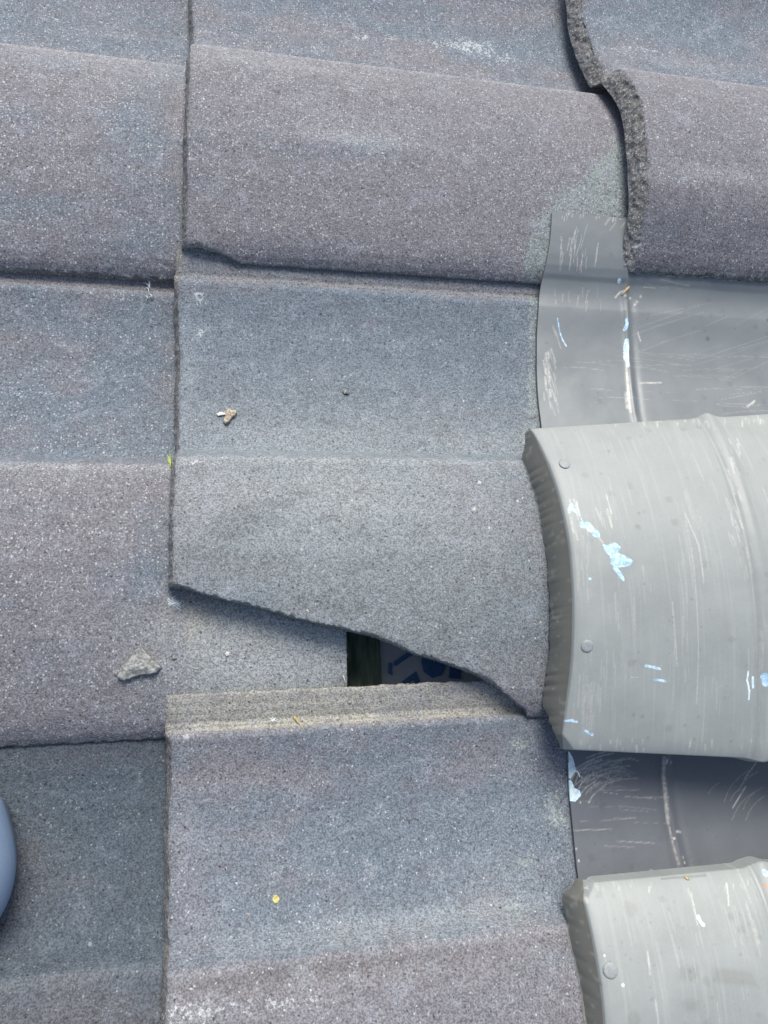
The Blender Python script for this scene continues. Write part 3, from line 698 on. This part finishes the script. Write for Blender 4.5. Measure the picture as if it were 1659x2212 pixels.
# --- raised covers
def cover(TL, TR, BL, BR, arch, zrib, xrib_top, xrib_bot, marks_fn, rivets, label, width, skirt, seed, cut, chamfer=(0.0, 9.0), wav=1.0, floor=None):
    """arched cap: corners are (u, v, z) of the top face; skirts drop on three sides"""
    c = [P(*k) for k in (TL, TR, BL, BR)]
    stepx = 0.62
    NS = 34                                             # skirt rows
    sx = np.concatenate([np.linspace(-skirt, 0, NS)[:-1], np.arange(0, width, stepx)])
    ylen = abs(c[0][1] - c[2][1]); ny = int(ylen / 0.62); NE = 16
    sy = np.concatenate([np.linspace(-13, 0, NE)[:-1], np.linspace(0, ylen, ny), ylen + np.linspace(0, 13, NE)[1:]])
    Pg, Qg = np.meshgrid(sx, sy, indexing='ij')
    dx = np.clip(-Pg, 0, None); d0 = np.clip(-Qg, 0, None); d1 = np.clip(Qg - ylen, 0, None)
    t = np.clip(Qg, 0, ylen) / ylen; px = np.clip(Pg, 0, None)
    wT = np.hypot(*(c[1] - c[0])[:2]); wB = np.hypot(*(c[3] - c[2])[:2])
    top = c[0][None, None] + (c[1] - c[0])[None, None] * (px / wT)[..., None]
    bot = c[2][None, None] + (c[3] - c[2])[None, None] * (px / wB)[..., None]
    pos = top * (1 - t)[..., None] + bot * t[..., None]
    shape = 4 * t * (1 - t)
    shape = shape * (1 + 0.25 * (0.5 - t))
    X = pos[..., 0] + cut * shape * np.exp(-px / 60); Y = pos[..., 1]; Z = pos[..., 2] + arch * shape
    # softened rims: edge falls away within 4 mm
    for dd, r in ((px, 2.6), (np.clip(Qg, 0, None), 3.2), (np.clip(ylen - Qg, 0, None), 4.2)):
        Z = Z - 1.7 * np.exp(-dd / r)
    # chamfered corners
    for tt, s_ in ((np.clip(Qg, 0, None), chamfer[0]), (np.clip(ylen - Qg, 0, None), chamfer[1])):
        if s_ > 0:
            near = np.clip(s_ - (px + tt), 0, None)
            X = X + near * 0.5; Z = Z - near * 0.45
    # pressed rib across the cap
    xr_ = xrib_top * (1 - t) + xrib_bot * t
    rib = np.exp(-((px - xr_ - 5) / 4.2) ** 2) * zrib - np.exp(-((px - xr_ + 2.2) / 2.0) ** 2) * zrib * 0.75
    Z = Z + rib
    bump_out = np.where(t < 0.5, 3.2, 2.0) * np.exp(-((px - xr_ - 5) / 7.0) ** 2)
    Y = Y + np.where(t < 0.5, 1, -1) * bump_out * np.exp(-np.minimum(Qg.clip(0), (ylen - Qg).clip(0)) / 8)
    # skirts
    wave = fbm(t * ylen / 9.0, t * 0 + seed, o=3, seed=seed) + (0.55 + 0.6 * vnoise(t * ylen / 19, t * 0 + 5, seed=seed + 6)) * np.abs(np.sin(t * ylen / 2.5 + 3.2 * vnoise(t * ylen / 14, t * 0, seed=seed + 4)))
    fd = dx / skirt
    flare = 6.0 * fd ** 1.2 + wav * 0.95 * wave * fd ** 1.0 + 1.6 * np.sin(np.clip(fd, 0, 1) * math.pi)
    narrow = 1 - np.clip((d0 + d1) / 13, 0, 1) * 0.9
    X = X - np.where(dx > 0, flare * narrow, 0)
    tp = (0.30 + 0.70 * sstep(-0.01, 0.10, t)) * (0.12 + 0.88 * (1 - sstep(0.84, 1.01, t)))
    X = X + np.where(dx > 0, flare * narrow * (1 - tp) , 0)
    Zs = dx * (1 + 0.04 * wave) * tp
    Ze = (d0 + d1) * (0.12 + 0.88 * sstep(0, 13, px))
    Z = Z - np.maximum(Zs * narrow, 0) - Ze * (1 - 0.0 * fd)
    Y = Y + np.where(d0 > 0, 0.5 * d0 / 13, 0) - np.where(d1 > 0, 0.6 * d1 / 13, 0)
    if floor is not None:
        Z = np.maximum(Z, floor(X, Y))
    Z = Z + 0.5 * fbm(X / 38, Y / 38, o=2, seed=seed + 9)
    nu, nv = Pg.shape
    V0 = np.stack([X, Y, Z], -1).reshape(-1, 3)
    V, Q = solid(V0, nu, nv, 1.3)
    G = V0.reshape(nu, nv, 3)
    flat = (Pg > 1) & (Qg > 1) & (Qg < ylen - 1)
    fx, fy, fz = G[..., 0][flat], G[..., 1][flat], G[..., 2][flat]
    def zf(x, y):
        i = np.argmin((fx - x[0]) ** 2 + (fy - y[0]) ** 2); return np.array([fz[i]])
    mk = Marks(V, zf); 
    n0 = nu * nv
    marks_fn(mk)
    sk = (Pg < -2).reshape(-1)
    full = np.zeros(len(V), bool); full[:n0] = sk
    mk.m1[full, :] = 0; mk.m2[full, :] = 0; mk.m2[full, 1] = 1.15  # skirt darkened through film: mostly shade put into colour, some brown grime
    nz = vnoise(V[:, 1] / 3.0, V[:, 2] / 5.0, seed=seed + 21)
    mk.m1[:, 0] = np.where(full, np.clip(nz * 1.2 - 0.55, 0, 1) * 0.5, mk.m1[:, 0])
    org = (float(X.mean()), float(Y.mean()), float(Z.min()))
    pv = np.concatenate([Pg.ravel(), Pg.ravel(), np.full(len(V) - 2 * nu * nv, 99.0)]); selS = pv[Q].mean(1) < -1.2
    def sub(name, sel, **kw):
        q = Q[sel]; ids, inv = np.unique(q, return_inverse=True)
        me = make_mesh(name, V[ids], inv.reshape(-1, 4), M_COVER, org, dict(mask1=mk.m1[ids], mask2=mk.m2[ids]))
        return link(name, me, origin=org, **kw)
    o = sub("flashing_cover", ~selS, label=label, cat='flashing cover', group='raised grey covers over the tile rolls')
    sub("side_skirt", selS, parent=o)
    for (u, v, rpx, dom) in rivets:
        p = hit(u, v, zf); e = 2.5
        nx_ = (zf(np.array([p[0] + e]), np.array([p[1]]))[0] - zf(np.array([p[0] - e]), np.array([p[1]]))[0]) / (2 * e)
        ny_ = (zf(np.array([p[0]]), np.array([p[1] + e]))[0] - zf(np.array([p[0]]), np.array([p[1] - e]))[0]) / (2 * e)
        rr = rpx / 3.0
        prof_r = [(0, dom), (0.35 * rr, dom * 0.97), (0.7 * rr, dom * 0.86), (0.9 * rr, dom * 0.66), (rr, dom * 0.2), (rr * 0.97, -0.6)]
        ns = 40; vs = []; qs = []; tr = []
        vs.append((0, 0, dom))
        for (r_, z_) in prof_r[1:]:
            for s_ in range(ns):
                a = 2 * math.pi * s_ / ns; vs.append((r_ * math.cos(a), r_ * math.sin(a), z_))
        for s_ in range(ns): tr.append((0, 1 + s_, 1 + (s_ + 1) % ns))
        for k_ in range(len(prof_r) - 2):
            for s_ in range(ns):
                a = 1 + k_ * ns + s_; b2 = 1 + k_ * ns + (s_ + 1) % ns; qs.append((a, a + ns, b2 + ns, b2))
        vs = np.array(vs); vs[:, 2] += vs[:, 0] * nx_ + vs[:, 1] * ny_
        vs = vs + np.array([p[0], p[1], p[2] + 0.1])
        mer = make_mesh("rivet", vs, qs, M_RIVET, (p[0], p[1], p[2]), tris=tr)
        link("rivet", mer, parent=o, origin=(p[0], p[1], p[2]))
    return o

M_RIVET = plain("rivet_paint", (0.25, 0.27, 0.265), (0.31, 0.33, 0.315), 500, 0.5)

def marks_c1(mk):
    rnd_plan(mk, 26, 1250, 1345, 1090, 1580, 26, 0.32, 0.42)
    rnd_plan(mk, 16, 1330, 1560, 930, 1560, 30, 0.3, 0.36)
    rnd_plan(mk, 8, 1470, 1530, 1100, 1560, 45, 0.3, 0.42)
    rnd_plan(mk, 12, 1600, 1655, 930, 1600, 26, 0.33, 0.36)
    rnd_scuffs(mk, 16, 1225, 1320, 1085, 1160, math.radians(75), 34, 0.5, 0.85)
    rnd_plan(mk, 10, 1235, 1290, 1470, 1590, 20, 0.4, 0.5)
    rnd_scuffs(mk, 34, 1190, 1650, 900, 916, math.radians(85), 12, 0.5, 0.8)
    rnd_scuffs(mk, 18, 1240, 1650, 1600, 1622, math.radians(88), 14, 0.5, 0.7)
    rnd_scuffs(mk, 26, 1570, 1600, 930, 1180, math.radians(70), 30, 0.5, 0.6)
    mk.line('scr', [(1480, 1110), (1510, 1180), (1520, 1260)], 0.35, 0.7); mk.line('scr', [(1452, 1300), (1462, 1440)], 0.35, 0.5); mk.line('scr', [(1495, 1200), (1505, 1520)], 0.35, 0.45)
    mk.poly('blue', [c5(497, 765), c5(505, 720), c5(520, 710), c5(540, 738), c5(560, 765), c5(545, 770), c5(520, 745), c5(508, 765)], 1.0)
    mk.line('blue', [c5(585, 838), c5(612, 838), c5(640, 868), c5(664, 890)], 2.6, 0.75); mk.line('blue', [c5(560, 770), c5(590, 830)], 0.6, 0.6); mk.line('scr', [c5(664, 890), c5(700, 940)], 0.5, 0.8)
    mk.poly('blue', [c5(700, 950), c5(725, 955), c5(765, 940), c5(780, 945), c5(802, 965), c5(785, 1000), c5(835, 1020), c5(872, 1042), c5(868, 1062), c5(838, 1078), c5(770, 1082), c5(748, 1062), c5(745, 1018), c5(712, 985)], 0.95)
    mk.poly('blue', [c5(755, 1085), c5(785, 1090), c5(815, 1120), c5(826, 1162), c5(812, 1158), c5(790, 1125)], 0.95)
    for a, b2 in (((950, 1655), (985, 1662)), ((985, 1662), (1030, 1674)), ((1000, 1735), (1068, 1746)), ((485, 1978), (515, 1972)), ((515, 1972), (550, 1982)), ((596, 2034), (640, 2056)), ((865, 1720), (905, 1722))):
        mk.line('blue', [c5(*a), c5(*b2)], 1.0 if a[0] != 865 else 0.3, 0.7)
    mk.line('white', [c5(1545, 1690), c5(1540, 1740), c5(1552, 1800), c5(1548, 1850)], 0.6, 0.9); mk.line('white', [c5(1572, 1725), c5(1574, 1780)], 1.0, 0.85); mk.line('blue', [c5(1640, 1715), c5(1650, 1755)], 2.2, 0.9)
    mk.line('blue', [c5(492, 960), c5(500, 1030), c5(506, 1100)], 0.7, 0.6); mk.spot('blue', *c5(628, 1150), 1.4, 0.6)
    mk.line('film', [c5(492, 1150), c5(500, 1350), c5(497, 1600)], 0.8, 0.9)
    mk.spot('rust', *c5(540, 1942), 1.9, 0.5); mk.spot('rust', *c5(605, 1915), 1.4, 0.55); mk.line('rust', [c5(735, 1562), c5(765, 1568)], 0.5, 0.6)
    for _ in range(70): mk.spot('dark', rng.uniform(1200, 1655), rng.uniform(930, 1610), rng.uniform(0.4, 1.3), rng.uniform(0.1, 0.32))

def floor_mid(tile, lift):
    return lambda x, y: tile.base - DROP * (x - tile.xn) / GAUGE + prof(np.clip(tile.b(y), 4, 316)) + lift

cover((1150, 924, 40), (1659, 893, 46), (1212, 1619, 36), (1659, 1640, 44), 29.0, 1.5, 127.0, 127.0, marks_c1,
      [(1219, 1002, 11.5, 0.95), (1268, 1396, 11.5, 0.8)],
      'pale grey raised cover with two rivets and blue paint smears beside the broken tile', 300, 27, 31, 8.0, floor=floor_mid(T['M2'], 0.8))

def marks_c2(mk):
    rnd_plan(mk, 12, 1340, 1650, 1940, 2200, 24, 0.32, 0.4)
    rnd_plan(mk, 10, 1590, 1655, 1900, 2120, 24, 0.4, 0.5)
    rnd_scuffs(mk, 18, 1285, 1650, 1905, 1930, math.radians(90), 12, 0.4, 0.55)
    mk.line('scr', [c6(1212, 1060), c6(1250, 1240)], 0.4, 0.8); mk.line('scr', [c6(1420, 1000), c6(1432, 1130)], 0.45, 0.8); mk.line('scr', [c6(960, 1400), c6(975, 1530)], 0.45, 0.8); mk.line('scr', [c6(1005, 1680), c6(1025, 1818)], 0.4, 0.7)
    mk.line('white', [c6(1255, 1195), c6(1268, 1225), c6(1285, 1242)], 1.1, 0.9); mk.spot('white', *c6(818, 1592), 1.2, 0.75); mk.spot('white', *c6(710, 1422), 0.8, 0.7)
    for x, y in ((578, 1085), (602, 1095), (560, 1060)): mk.line('scr', [c6(x, y - 15), c6(x + 6, y + 15)], 0.8, 0.8)
    mk.spot('white', *c6(600, 1020), 2.0, 0.45)
    mk.poly('film', [c6(1145, 1490), c6(1250, 1492), c6(1250, 1555), c6(1148, 1555)], 0.32, 1.5); mk.poly('film', [c6(1350, 1500), c6(1560, 1520), c6(1600, 1600), c6(1350, 1570)], 0.3, 1.5); mk.poly('film', [c6(1180, 1690), c6(1250, 1690), c6(1250, 1740), c6(1180, 1740)], 0.3, 1.5)
    mk.spot('film', *c6(860, 1150), 4, 0.3); mk.spot('film', *c6(880, 1790), 4, 0.3)
    mk.spot('blue', *c6(1645, 942), 2.0, 0.9); mk.line('dark', [c6(1040, 975), c6(1150, 968), c6(1300, 955)], 0.35, 0.6)
    mk.spot('rust', *c6(1658, 1020), 3.0, 0.5)
    for _ in range(50): mk.spot('dark', rng.uniform(1300, 1655), rng.uniform(1930, 2200), rng.uniform(0.4, 1.3), rng.uniform(0.1, 0.3))
cover((1256, 1911, 40), (1659, 1872, 44), (1300, 2480, 34), (1659, 2440, 40), 18.0, 1.4, 112.0, 112.0, marks_c2,
      [(1318, 2096, 12.5, 0.85)],
      'pale grey raised cover with one rivet, cut off by the bottom right corner', 280, 26, 41, 1.5, chamfer=(9.0, 9.0), floor=floor_mid(T['M3'], 0.8))

# ---------------------------------------------------------------- what lies under the tiles
def box(name, lo, hi, mat, label, cat, seg=(2, 2, 2), org=None, kind=None):
    import bmesh
    bm = bmesh.new(); bmesh.ops.create_cube(bm, size=1.0)
    for v in bm.verts: v.co = Vector([(lo[i] + hi[i]) / 2 + v.co[i] * (hi[i] - lo[i]) for i in range(3)])
    bmesh.ops.bevel(bm, geom=bm.edges[:], offset=1.2, segments=2, affect='EDGES')
    o_ = org or ((lo[0] + hi[0]) / 2, (lo[1] + hi[1]) / 2, lo[2])
    for v in bm.verts: v.co = (v.co - Vector(o_)) * MM
    me = bpy.data.meshes.new(name); bm.to_mesh(me); bm.free(); me.materials.append(mat)
    return link(name, me, label, cat, origin=o_, kind=kind)

FELT_Z, BAT_Z = -46.0, -31.0
box("batten", (-52, -440, FELT_Z + 1.2), (-3.0, 465, BAT_Z), M_BATTEN, 'dark green stained timber batten seen through the left side of the hole', 'batten')

# membrane, gently sagging
gx, gy = np.meshgrid(np.linspace(-462, 610, 160), np.linspace(-446, 470, 160), indexing='ij')
gz = FELT_Z - 1.5 + 1.0 * fbm(gx / 60, gy / 60, o=3, seed=5)
FV, FQ = solid(np.stack([gx, gy, gz], -1).reshape(-1, 3), 160, 160, 1.0)
felt = link("roof_underlay", make_mesh("roof_underlay", FV, FQ, M_FELT, (50, 50, FELT_Z - 4)), 'grey roofing membrane with blue print, deep in the hole under the broken tile', 'roof membrane', origin=(50, 50, FELT_Z - 4))
def cq(x, y): return (686 + .2976 * x, 1317 + .2976 * y)
def mark(pts, closed=True, w=None):
    q = [P(*cq(*p), FELT_Z + 1.2)[:2] for p in pts]
    q = np.array(q)
    if w is not None:
        d = np.gradient(q, axis=0); d /= np.linalg.norm(d, axis=1, keepdims=True); nn = np.stack([-d[:, 1], d[:, 0]], 1) * w / 2
        q = np.vstack([q + nn, (q - nn)[::-1]])
    import bmesh
    bm = bmesh.new(); c = q.mean(0)
    vs = [bm.verts.new(((p[0] - c[0]) * MM, (p[1] - c[1]) * MM, 0)) for p in q]
    f = bm.faces.new(vs); f.normal_update()
    if f.normal.z < 0: f.normal_flip()
    bmesh.ops.triangulate(bm, faces=[f])
    ex = bmesh.ops.extrude_face_region(bm, geom=bm.faces[:])
    for v in [g for g in ex['geom'] if isinstance(g, bmesh.types.BMVert)]: v.co.z += 0.0004
    bmesh.ops.recalc_face_normals(bm, faces=bm.faces[:])
    me = bpy.data.meshes.new("print_mark"); bm.to_mesh(me); bm.free(); me.materials.append(M_INK)
    link("print_mark", me, parent=felt, origin=(c[0], c[1], FELT_Z + 1.1))
mark([(556, 375), (690, 285), (760, 270), (760, 312), (700, 318), (572, 408), (556, 408)])
mark([(580, 545), (715, 445), (755, 545), (712, 545), (695, 505), (640, 548)])
mark([(800, 330), (798, 380), (808, 430), (838, 452), (872, 440), (888, 400), (895, 340)], w=9.0)
mark([(1000, 360), (1000, 420), (994, 500)], w=9.0)
mark([(530, 385), (528, 460), (545, 462)], w=3.0)

# ground far below the roof
gnd = make_mesh("ground", [(-300000, -300000, -4500), (300000, -300000, -4500), (300000, 300000, -4500), (-300000, 300000, -4500)], [(0, 1, 2, 3)], M_GROUND, (0, 0, -4500))
link("ground", gnd, kind='structure', origin=(0, 0, -4500))

# ---------------------------------------------------------------- small things lying about
def chunk(name, pts, zf, height, mat, label, cat, seed, group=None, res=26, taper=0.55, rough=0.5, lift=0.0):
    """irregular solid with a traced outline (pixels), domed and rough"""
    q = np.array([hit(u, v, zf) for u, v in pts]); c = q.mean(0)
    ang = np.linspace(0, 2 * math.pi, 72, endpoint=False)
    # resample outline
    pl = np.vstack([q, q[:1]])[:, :2]; seg = np.r_[0, np.cumsum(np.hypot(*np.diff(pl, axis=0).T))]
    tt = np.linspace(0, seg[-1], 97)[:-1]; ol = np.stack([np.interp(tt, seg, pl[:, i]) for i in (0, 1)], 1)
    n = len(ol); V = []; rings = []
    sc = np.r_[1.0, 1.0, 0.97, np.linspace(0.9, 0.04, res)]
    hs = np.r_[0.0, 0.45, 0.8, 0.86 + 0.14 * np.sin(np.linspace(0, math.pi / 2, res))]
    for s_, h_ in zip(sc, hs):
        xy = c[:2] + (ol - c[:2]) * s_
        zt = zf(xy[:, 0], xy[:, 1]) * 1.0
        nz = rough * (fbm(xy[:, 0] / 2.5, xy[:, 1] / 2.5, xy[:, 0] * 0 + h_ * height / 2.5, o=3, seed=seed))
        out = (ol - c[:2]) / (np.hypot(*(ol - c[:2]).T)[:, None] + 1e-6)
        xy = xy + out * nz[:, None] * (1 if s_ > 0.9 else 0.3)
        V.append(np.column_stack([xy, zt + lift + height * h_ + nz * (0.8 if h_ > 0 else 0)]))
    m = len(V); VV = np.concatenate(V + [np.array([[c[0], c[1], V[-1][:, 2].mean()]]), np.array([[c[0], c[1], V[0][:, 2].mean()]])])
    Q = []; 
    for k_ in range(m - 1):
        a = k_ * n + np.arange(n); b2 = k_ * n + (np.arange(n) + 1) % n
        Q.append(np.stack([a, b2, b2 + n, a + n], 1))
    Tt = [((m - 1) * n + i, (m - 1) * n + (i + 1) % n, m * n) for i in range(n)] + [((i + 1) % n, i, m * n + 1) for i in range(n)]
    Q = np.concatenate(Q); x2, y2 = ol[:, 0], ol[:, 1]
    if (x2 * np.roll(y2, -1) - np.roll(x2, -1) * y2).sum() < 0: Q = Q[:, ::-1]; Tt = [t_[::-1] for t_ in Tt]
    org = (c[0], c[1], float(V[0][:, 2].min()))
    return link(name, make_mesh(name, VV, Q, mat, org, tris=Tt), label, cat, group, origin=org)

def tube(name, paths, mat, label=None, cat=None, parent=None, sides=7):
    """each path: list of (x,y,z,r) mm -> joined into one mesh"""
    VV, Q, Tt = [], [], []; off = 0
    for path in paths:
        p = np.array(path, float); d = np.gradient(p[:, :3], axis=0); d /= (np.linalg.norm(d, axis=1, keepdims=True) + 1e-9)
        a = np.cross(d, np.array([0.13, 0.2, 1.0])); a /= (np.linalg.norm(a, axis=1, keepdims=True) + 1e-9); b2 = np.cross(d, a)
        for i in range(len(p)):
            for s_ in range(sides):
                th = 2 * math.pi * s_ / sides; VV.append(p[i, :3] + p[i, 3] * (math.cos(th) * a[i] + math.sin(th) * b2[i]))
        for i in range(len(p) - 1):
            for s_ in range(sides):
                q0 = off + i * sides + s_; q1 = off + i * sides + (s_ + 1) % sides; Q.append((q0, q1, q1 + sides, q0 + sides))
        for s_ in range(1, sides - 1):
            Tt.append((off, off + s_ + 1, off + s_)); e = off + (len(p) - 1) * sides; Tt.append((e, e + s_, e + s_ + 1))
        off += len(p) * sides
    VV = np.array(VV); org = tuple(VV.mean(0)[:2]) + (float(VV[:, 2].min()),)
    return link(name, make_mesh(name, VV, Q, mat, org, tris=Tt), label, cat, parent=parent, origin=org)

def on(u, v, zf, r, up=0.0):
    p = hit(u, v, zf); return (p[0], p[1], p[2] + r * 0.7 + up, r)

zL2, zM1, zM2, zM3 = T['L2'].z, T['M1'].z, T['M2'].z, T['M3'].z
def ck(x, y): return (219.4 + .1984 * x, 1371 + .1984 * y)
chunk("mortar_chip", [ck(180, 465), ck(200, 390), ck(290, 290), ck(350, 230), ck(385, 165), ck(420, 150), ck(465, 170), ck(520, 230), ck(600, 310), ck(650, 360), ck(615, 415), ck(530, 440), ck(440, 440), ck(330, 480), ck(240, 505)],
      zL2, 5.0, M_MORTAR, 'triangular grey mortar chip lying on the left tile', 'mortar chip', 3, rough=0.9)
chunk("mortar_chip", [ck(770, 255), ck(790, 232), ck(815, 255), ck(790, 278)], zL2, 1.6, M_MORTAR, 'tiny square mortar crumb just right of the triangular chip', 'mortar chip', 4, rough=0.25, res=8)
def cw(x, y): return (384 + .1323 * x, 823 + .1323 * y)
bk = chunk("bark_flake", [cw(760, 700), cw(745, 670), cw(775, 590), cw(785, 520), cw(830, 460), cw(880, 455), cw(885, 510), cw(930, 500), cw(970, 525), cw(945, 580), cw(880, 610), cw(840, 680), cw(790, 712)],
      zM2, 3.4, M_BARK, 'forked pale brown bark flake with a white splinter, on the blue grey tile', 'bark flake', 6, rough=0.9, res=14)
sp = chunk("splinter", [cw(635, 545), cw(700, 515), cw(780, 530), cw(775, 560), cw(700, 570), cw(660, 580)], zM2, 1.2, M_SPLINTER, None, None, 8, rough=0.2, res=8, lift=0.4)
sp.parent = bk; sp.location = Vector(sp.location) - Vector(bk.location)
chunk("grain", [(486, 1413), (490, 1407), (496, 1409), (495, 1416), (489, 1418)], zL2, 1.3, M_SPLINTER, "tiny pale pink grain on the pale tile end left of the hole", "grain", 14, rough=0.15, res=6)
chunk("seed", [(740, 847), (746, 843), (755, 849), (752, 853), (743, 852)], zM2, 1.8, M_SEED, 'small dark oval seed lying near the middle of the blue grey tile', 'seed', 9, rough=0.1, res=10)
chunk("lichen_spot", [(588, 1942), (592, 1934), (600, 1933), (605, 1942), (600, 1950), (592, 1951)], zM3, 0.9, M_LICHEN, 'yellow lichen spot growing on the bottom centre tile', 'lichen', 10, rough=0.6, res=8)
def cs(x, y): return (274 + .0992 * x, 932.5 + .0992 * y)
zl = lambda x, y: zL2(x, y)
tube("sprout", [[on(*cs(950, 790), zl, 0.55), on(*cs(955, 720), zl, 0.7, 0.8), on(*cs(945, 650), zl, 0.8, 1.6), on(*cs(925, 590), zl, 0.75, 2.2), on(*cs(895, 545), zl, 0.3, 2.6)],
                [on(*cs(968, 690), zl, 0.2, 0.8), on(*cs(966, 600), zl, 0.18, 2.0), on(*cs(945, 440), zl, 0.1, 3.0)],
                [on(*cs(915, 680), zl, 0.35, 0.5), on(*cs(905, 610), zl, 0.45, 1.5), on(*cs(925, 570), zl, 0.25, 2.0)]], M_SPROUT,
     'tiny green sprout growing in the joint beside the blue grey tile', 'sprout')
zs1 = lambda x, y: sh1_z(x, y) + 0.3
tube("twig", [[on(1342, 640 - 2, zs1, 0.3), on(1346, 635, zs1, 0.5), on(1350, 630, zs1, 0.9), on(1354, 625, zs1, 1.1), on(1359, 620, zs1, 0.6)]], M_STRAW,
     'yellow straw fragment on the upper flashing sheet', 'straw')
tube("twig", [[on(635, 1547, zM3, 0.5, 0.2), on(638, 1552, zM3, 1.0, 0.3), on(643, 1559, zM3, 0.5, 0.3), on(650, 1567, zM3, 0.3, 0.2), on(655, 1573, zM3, 0.25, 0.1)]], M_STRAW,
     'small orange brown bud with a thin stalk on the weathered tile strip', 'bud')
_fl = []
for (u0, v0, du, dv) in ((312, 603, 18, 16), (318, 606, 10, 22), (322, 606, 2, 20), (310, 612, 16, 10), (316, 622, 10, 14), (322, 636, 10, 10), (318, 645, 16, -4), (316, 640, 4, 12), (328, 600, -6, 20)):
    _fl.append([on(u0 + du * f + 2 * math.sin(f * 5), v0 + dv * f, zL2, 0.22, 0.5 + 1.5 * math.sin(f * 3.1)) for f in np.linspace(0, 1, 6)])
tube("fibre_tuft", _fl, M_FLUFF, 'wispy white fibre tuft caught in the joint between the two left tiles', 'fibres')
_fl = [[on(363 + 28 * f, 1293 + k_ * 4 + 12 * f + 3 * math.sin(4 * f + k_), zL2, 0.35 - 0.05 * k_, 0.2) for f in np.linspace(0, 1, 6)] for k_ in range(4)]
tube("fibre_tuft", _fl, M_FLUFF, 'small white fluff streak below the broken corner on the left tile', 'fibres')
_fl = []
for k_ in range(16):
    a = rng.uniform(0, 6.28); l = rng.uniform(6, 22); _fl.append([on(590 + l * f * math.cos(a), 1555 + 0.5 * l * f * math.sin(a), zM3, 0.12, 0.4) for f in np.linspace(-0.7, 0.7, 4)])
tube("cobweb", _fl, M_FLUFF, 'torn pale cobweb on the weathered tile strip', 'cobweb')
tube("root_hair", [[on(745, 1478, zL2, 0.25, 0.5), on(744, 1468, zL2, 0.3, 1.0), on(741, 1460, zL2, 0.25, 1.4)]], M_SPLINTER, 'single pale fibre hanging at the edge of the hole', 'fibres')
zc = lambda x, y: np.asarray(x) * 0 + 42.0
tube("twig", [[on(1478, 1894, zc, 0.4), on(1482, 1897, zc, 0.9), on(1487, 1901, zc, 0.8), on(1490, 1903, zc, 0.3)]], M_STRAW, 'yellow plant crumb on the rim of the lower cover', 'plant crumb')

# shoe tip at the left border: rounded upper on a thin sole
def shoe():
    c0 = P(28, 1862, 42)
    root = bpy.data.objects.new("shoe", None); COL.objects.link(root)
    zb_ = float(T['L3'].z(np.array([c0[0] - 30]), np.array([c0[1]]))[0]) + 4
    org = (c0[0] - 120, c0[1] + 4, zb_); root.location = [k * MM for k in org]; root['_org'] = list(map(float, org))
    root['label'] = 'smooth pale blue rounded shoe tip poking in at the left border'; root['category'] = 'shoe'
    out = np.array([P(u, v, zb_ + 26)[:2] for u, v in ((-6, 1715), (0, 1730), (10, 1760), (20, 1800), (27, 1840), (29, 1862), (28, 1890), (22, 1925), (12, 1955), (0, 1982), (-10, 2000))])
    L_ = out[::-1]
    full = np.vstack([out, [[out[-1][0] - 40, out[-1][1] - 14], [c0[0] - 200, c0[1] - 40], [c0[0] - 255, c0[1] - 28], [c0[0] - 268, c0[1] + 5], [c0[0] - 255, c0[1] + 34], [c0[0] - 200, c0[1] + 48], [out[0][0] - 40, out[0][1] + 12]]])
    pl = np.vstack([full, full[:1]]); seg = np.r_[0, np.cumsum(np.hypot(*np.diff(pl, axis=0).T))]
    tt = np.linspace(0, seg[-1], 241)[:-1]; ol = np.stack([np.interp(tt, seg, pl[:, i]) for i in (0, 1)], 1)
    for _ in range(4): ol = 0.25 * np.roll(ol, 1, 0) + 0.5 * ol + 0.25 * np.roll(ol, -1, 0)
    cx = ol.mean(0); n = len(ol)
    def loft(name, rows, mat):
        V = []; Q = []
        for s_, z_ in rows:
            # shrink by offset towards the long axis
            ax = np.clip(ol[:, 0], c0[0] - 225, c0[0] - 45); q = np.stack([ax, np.full(n, cx[1])], 1)
            V.append(np.column_stack([q + (ol - q) * s_, np.full(n, z_) + (0 if name == 'sole' else 18 * sstep(c0[0] - 60, c0[0] - 220, ax) * (z_ - rows[0][1]) / 60)]))
        V = np.concatenate(V); m = len(rows)
        for k_ in range(m - 1):
            a = k_ * n + np.arange(n); b2 = k_ * n + (np.arange(n) + 1) % n; Q.append(np.stack([b2, a, a + n, b2 + n], 1))
        Q = np.concatenate(Q)
        caps = [(np.array([0.0])), ]
        Vc = np.vstack([V, V[:n].mean(0), V[-n:].mean(0)])
        T_ = [(i, (i + 1) % n, m * n) for i in range(n)] + [((m - 1) * n + (i + 1) % n, (m - 1) * n + i, m * n + 1) for i in range(n)]
        me = make_mesh(name, Vc, Q, mat, org, tris=T_); link(name, me, parent=root, origin=org)
    loft('sole', [(0.80, zb_), (0.86, zb_ + 2), (0.86, zb_ + 10), (0.84, zb_ + 12)], M_SOLE)
    loft('upper', [(0.88, zb_ + 12.2), (0.97, zb_ + 17), (1.0, zb_ + 24), (0.985, zb_ + 31), (0.93, zb_ + 38), (0.84, zb_ + 44), (0.70, zb_ + 49), (0.5, zb_ + 53), (0.25, zb_ + 55), (0.05, zb_ + 55.5)], M_SHOE)
M_SOLE = plain("sole_rubber", (0.16, 0.17, 0.19), (0.2, 0.21, 0.23), 300, 0.8)
shoe()

for o in bpy.data.objects:
    if '_org' in o: del o['_org']
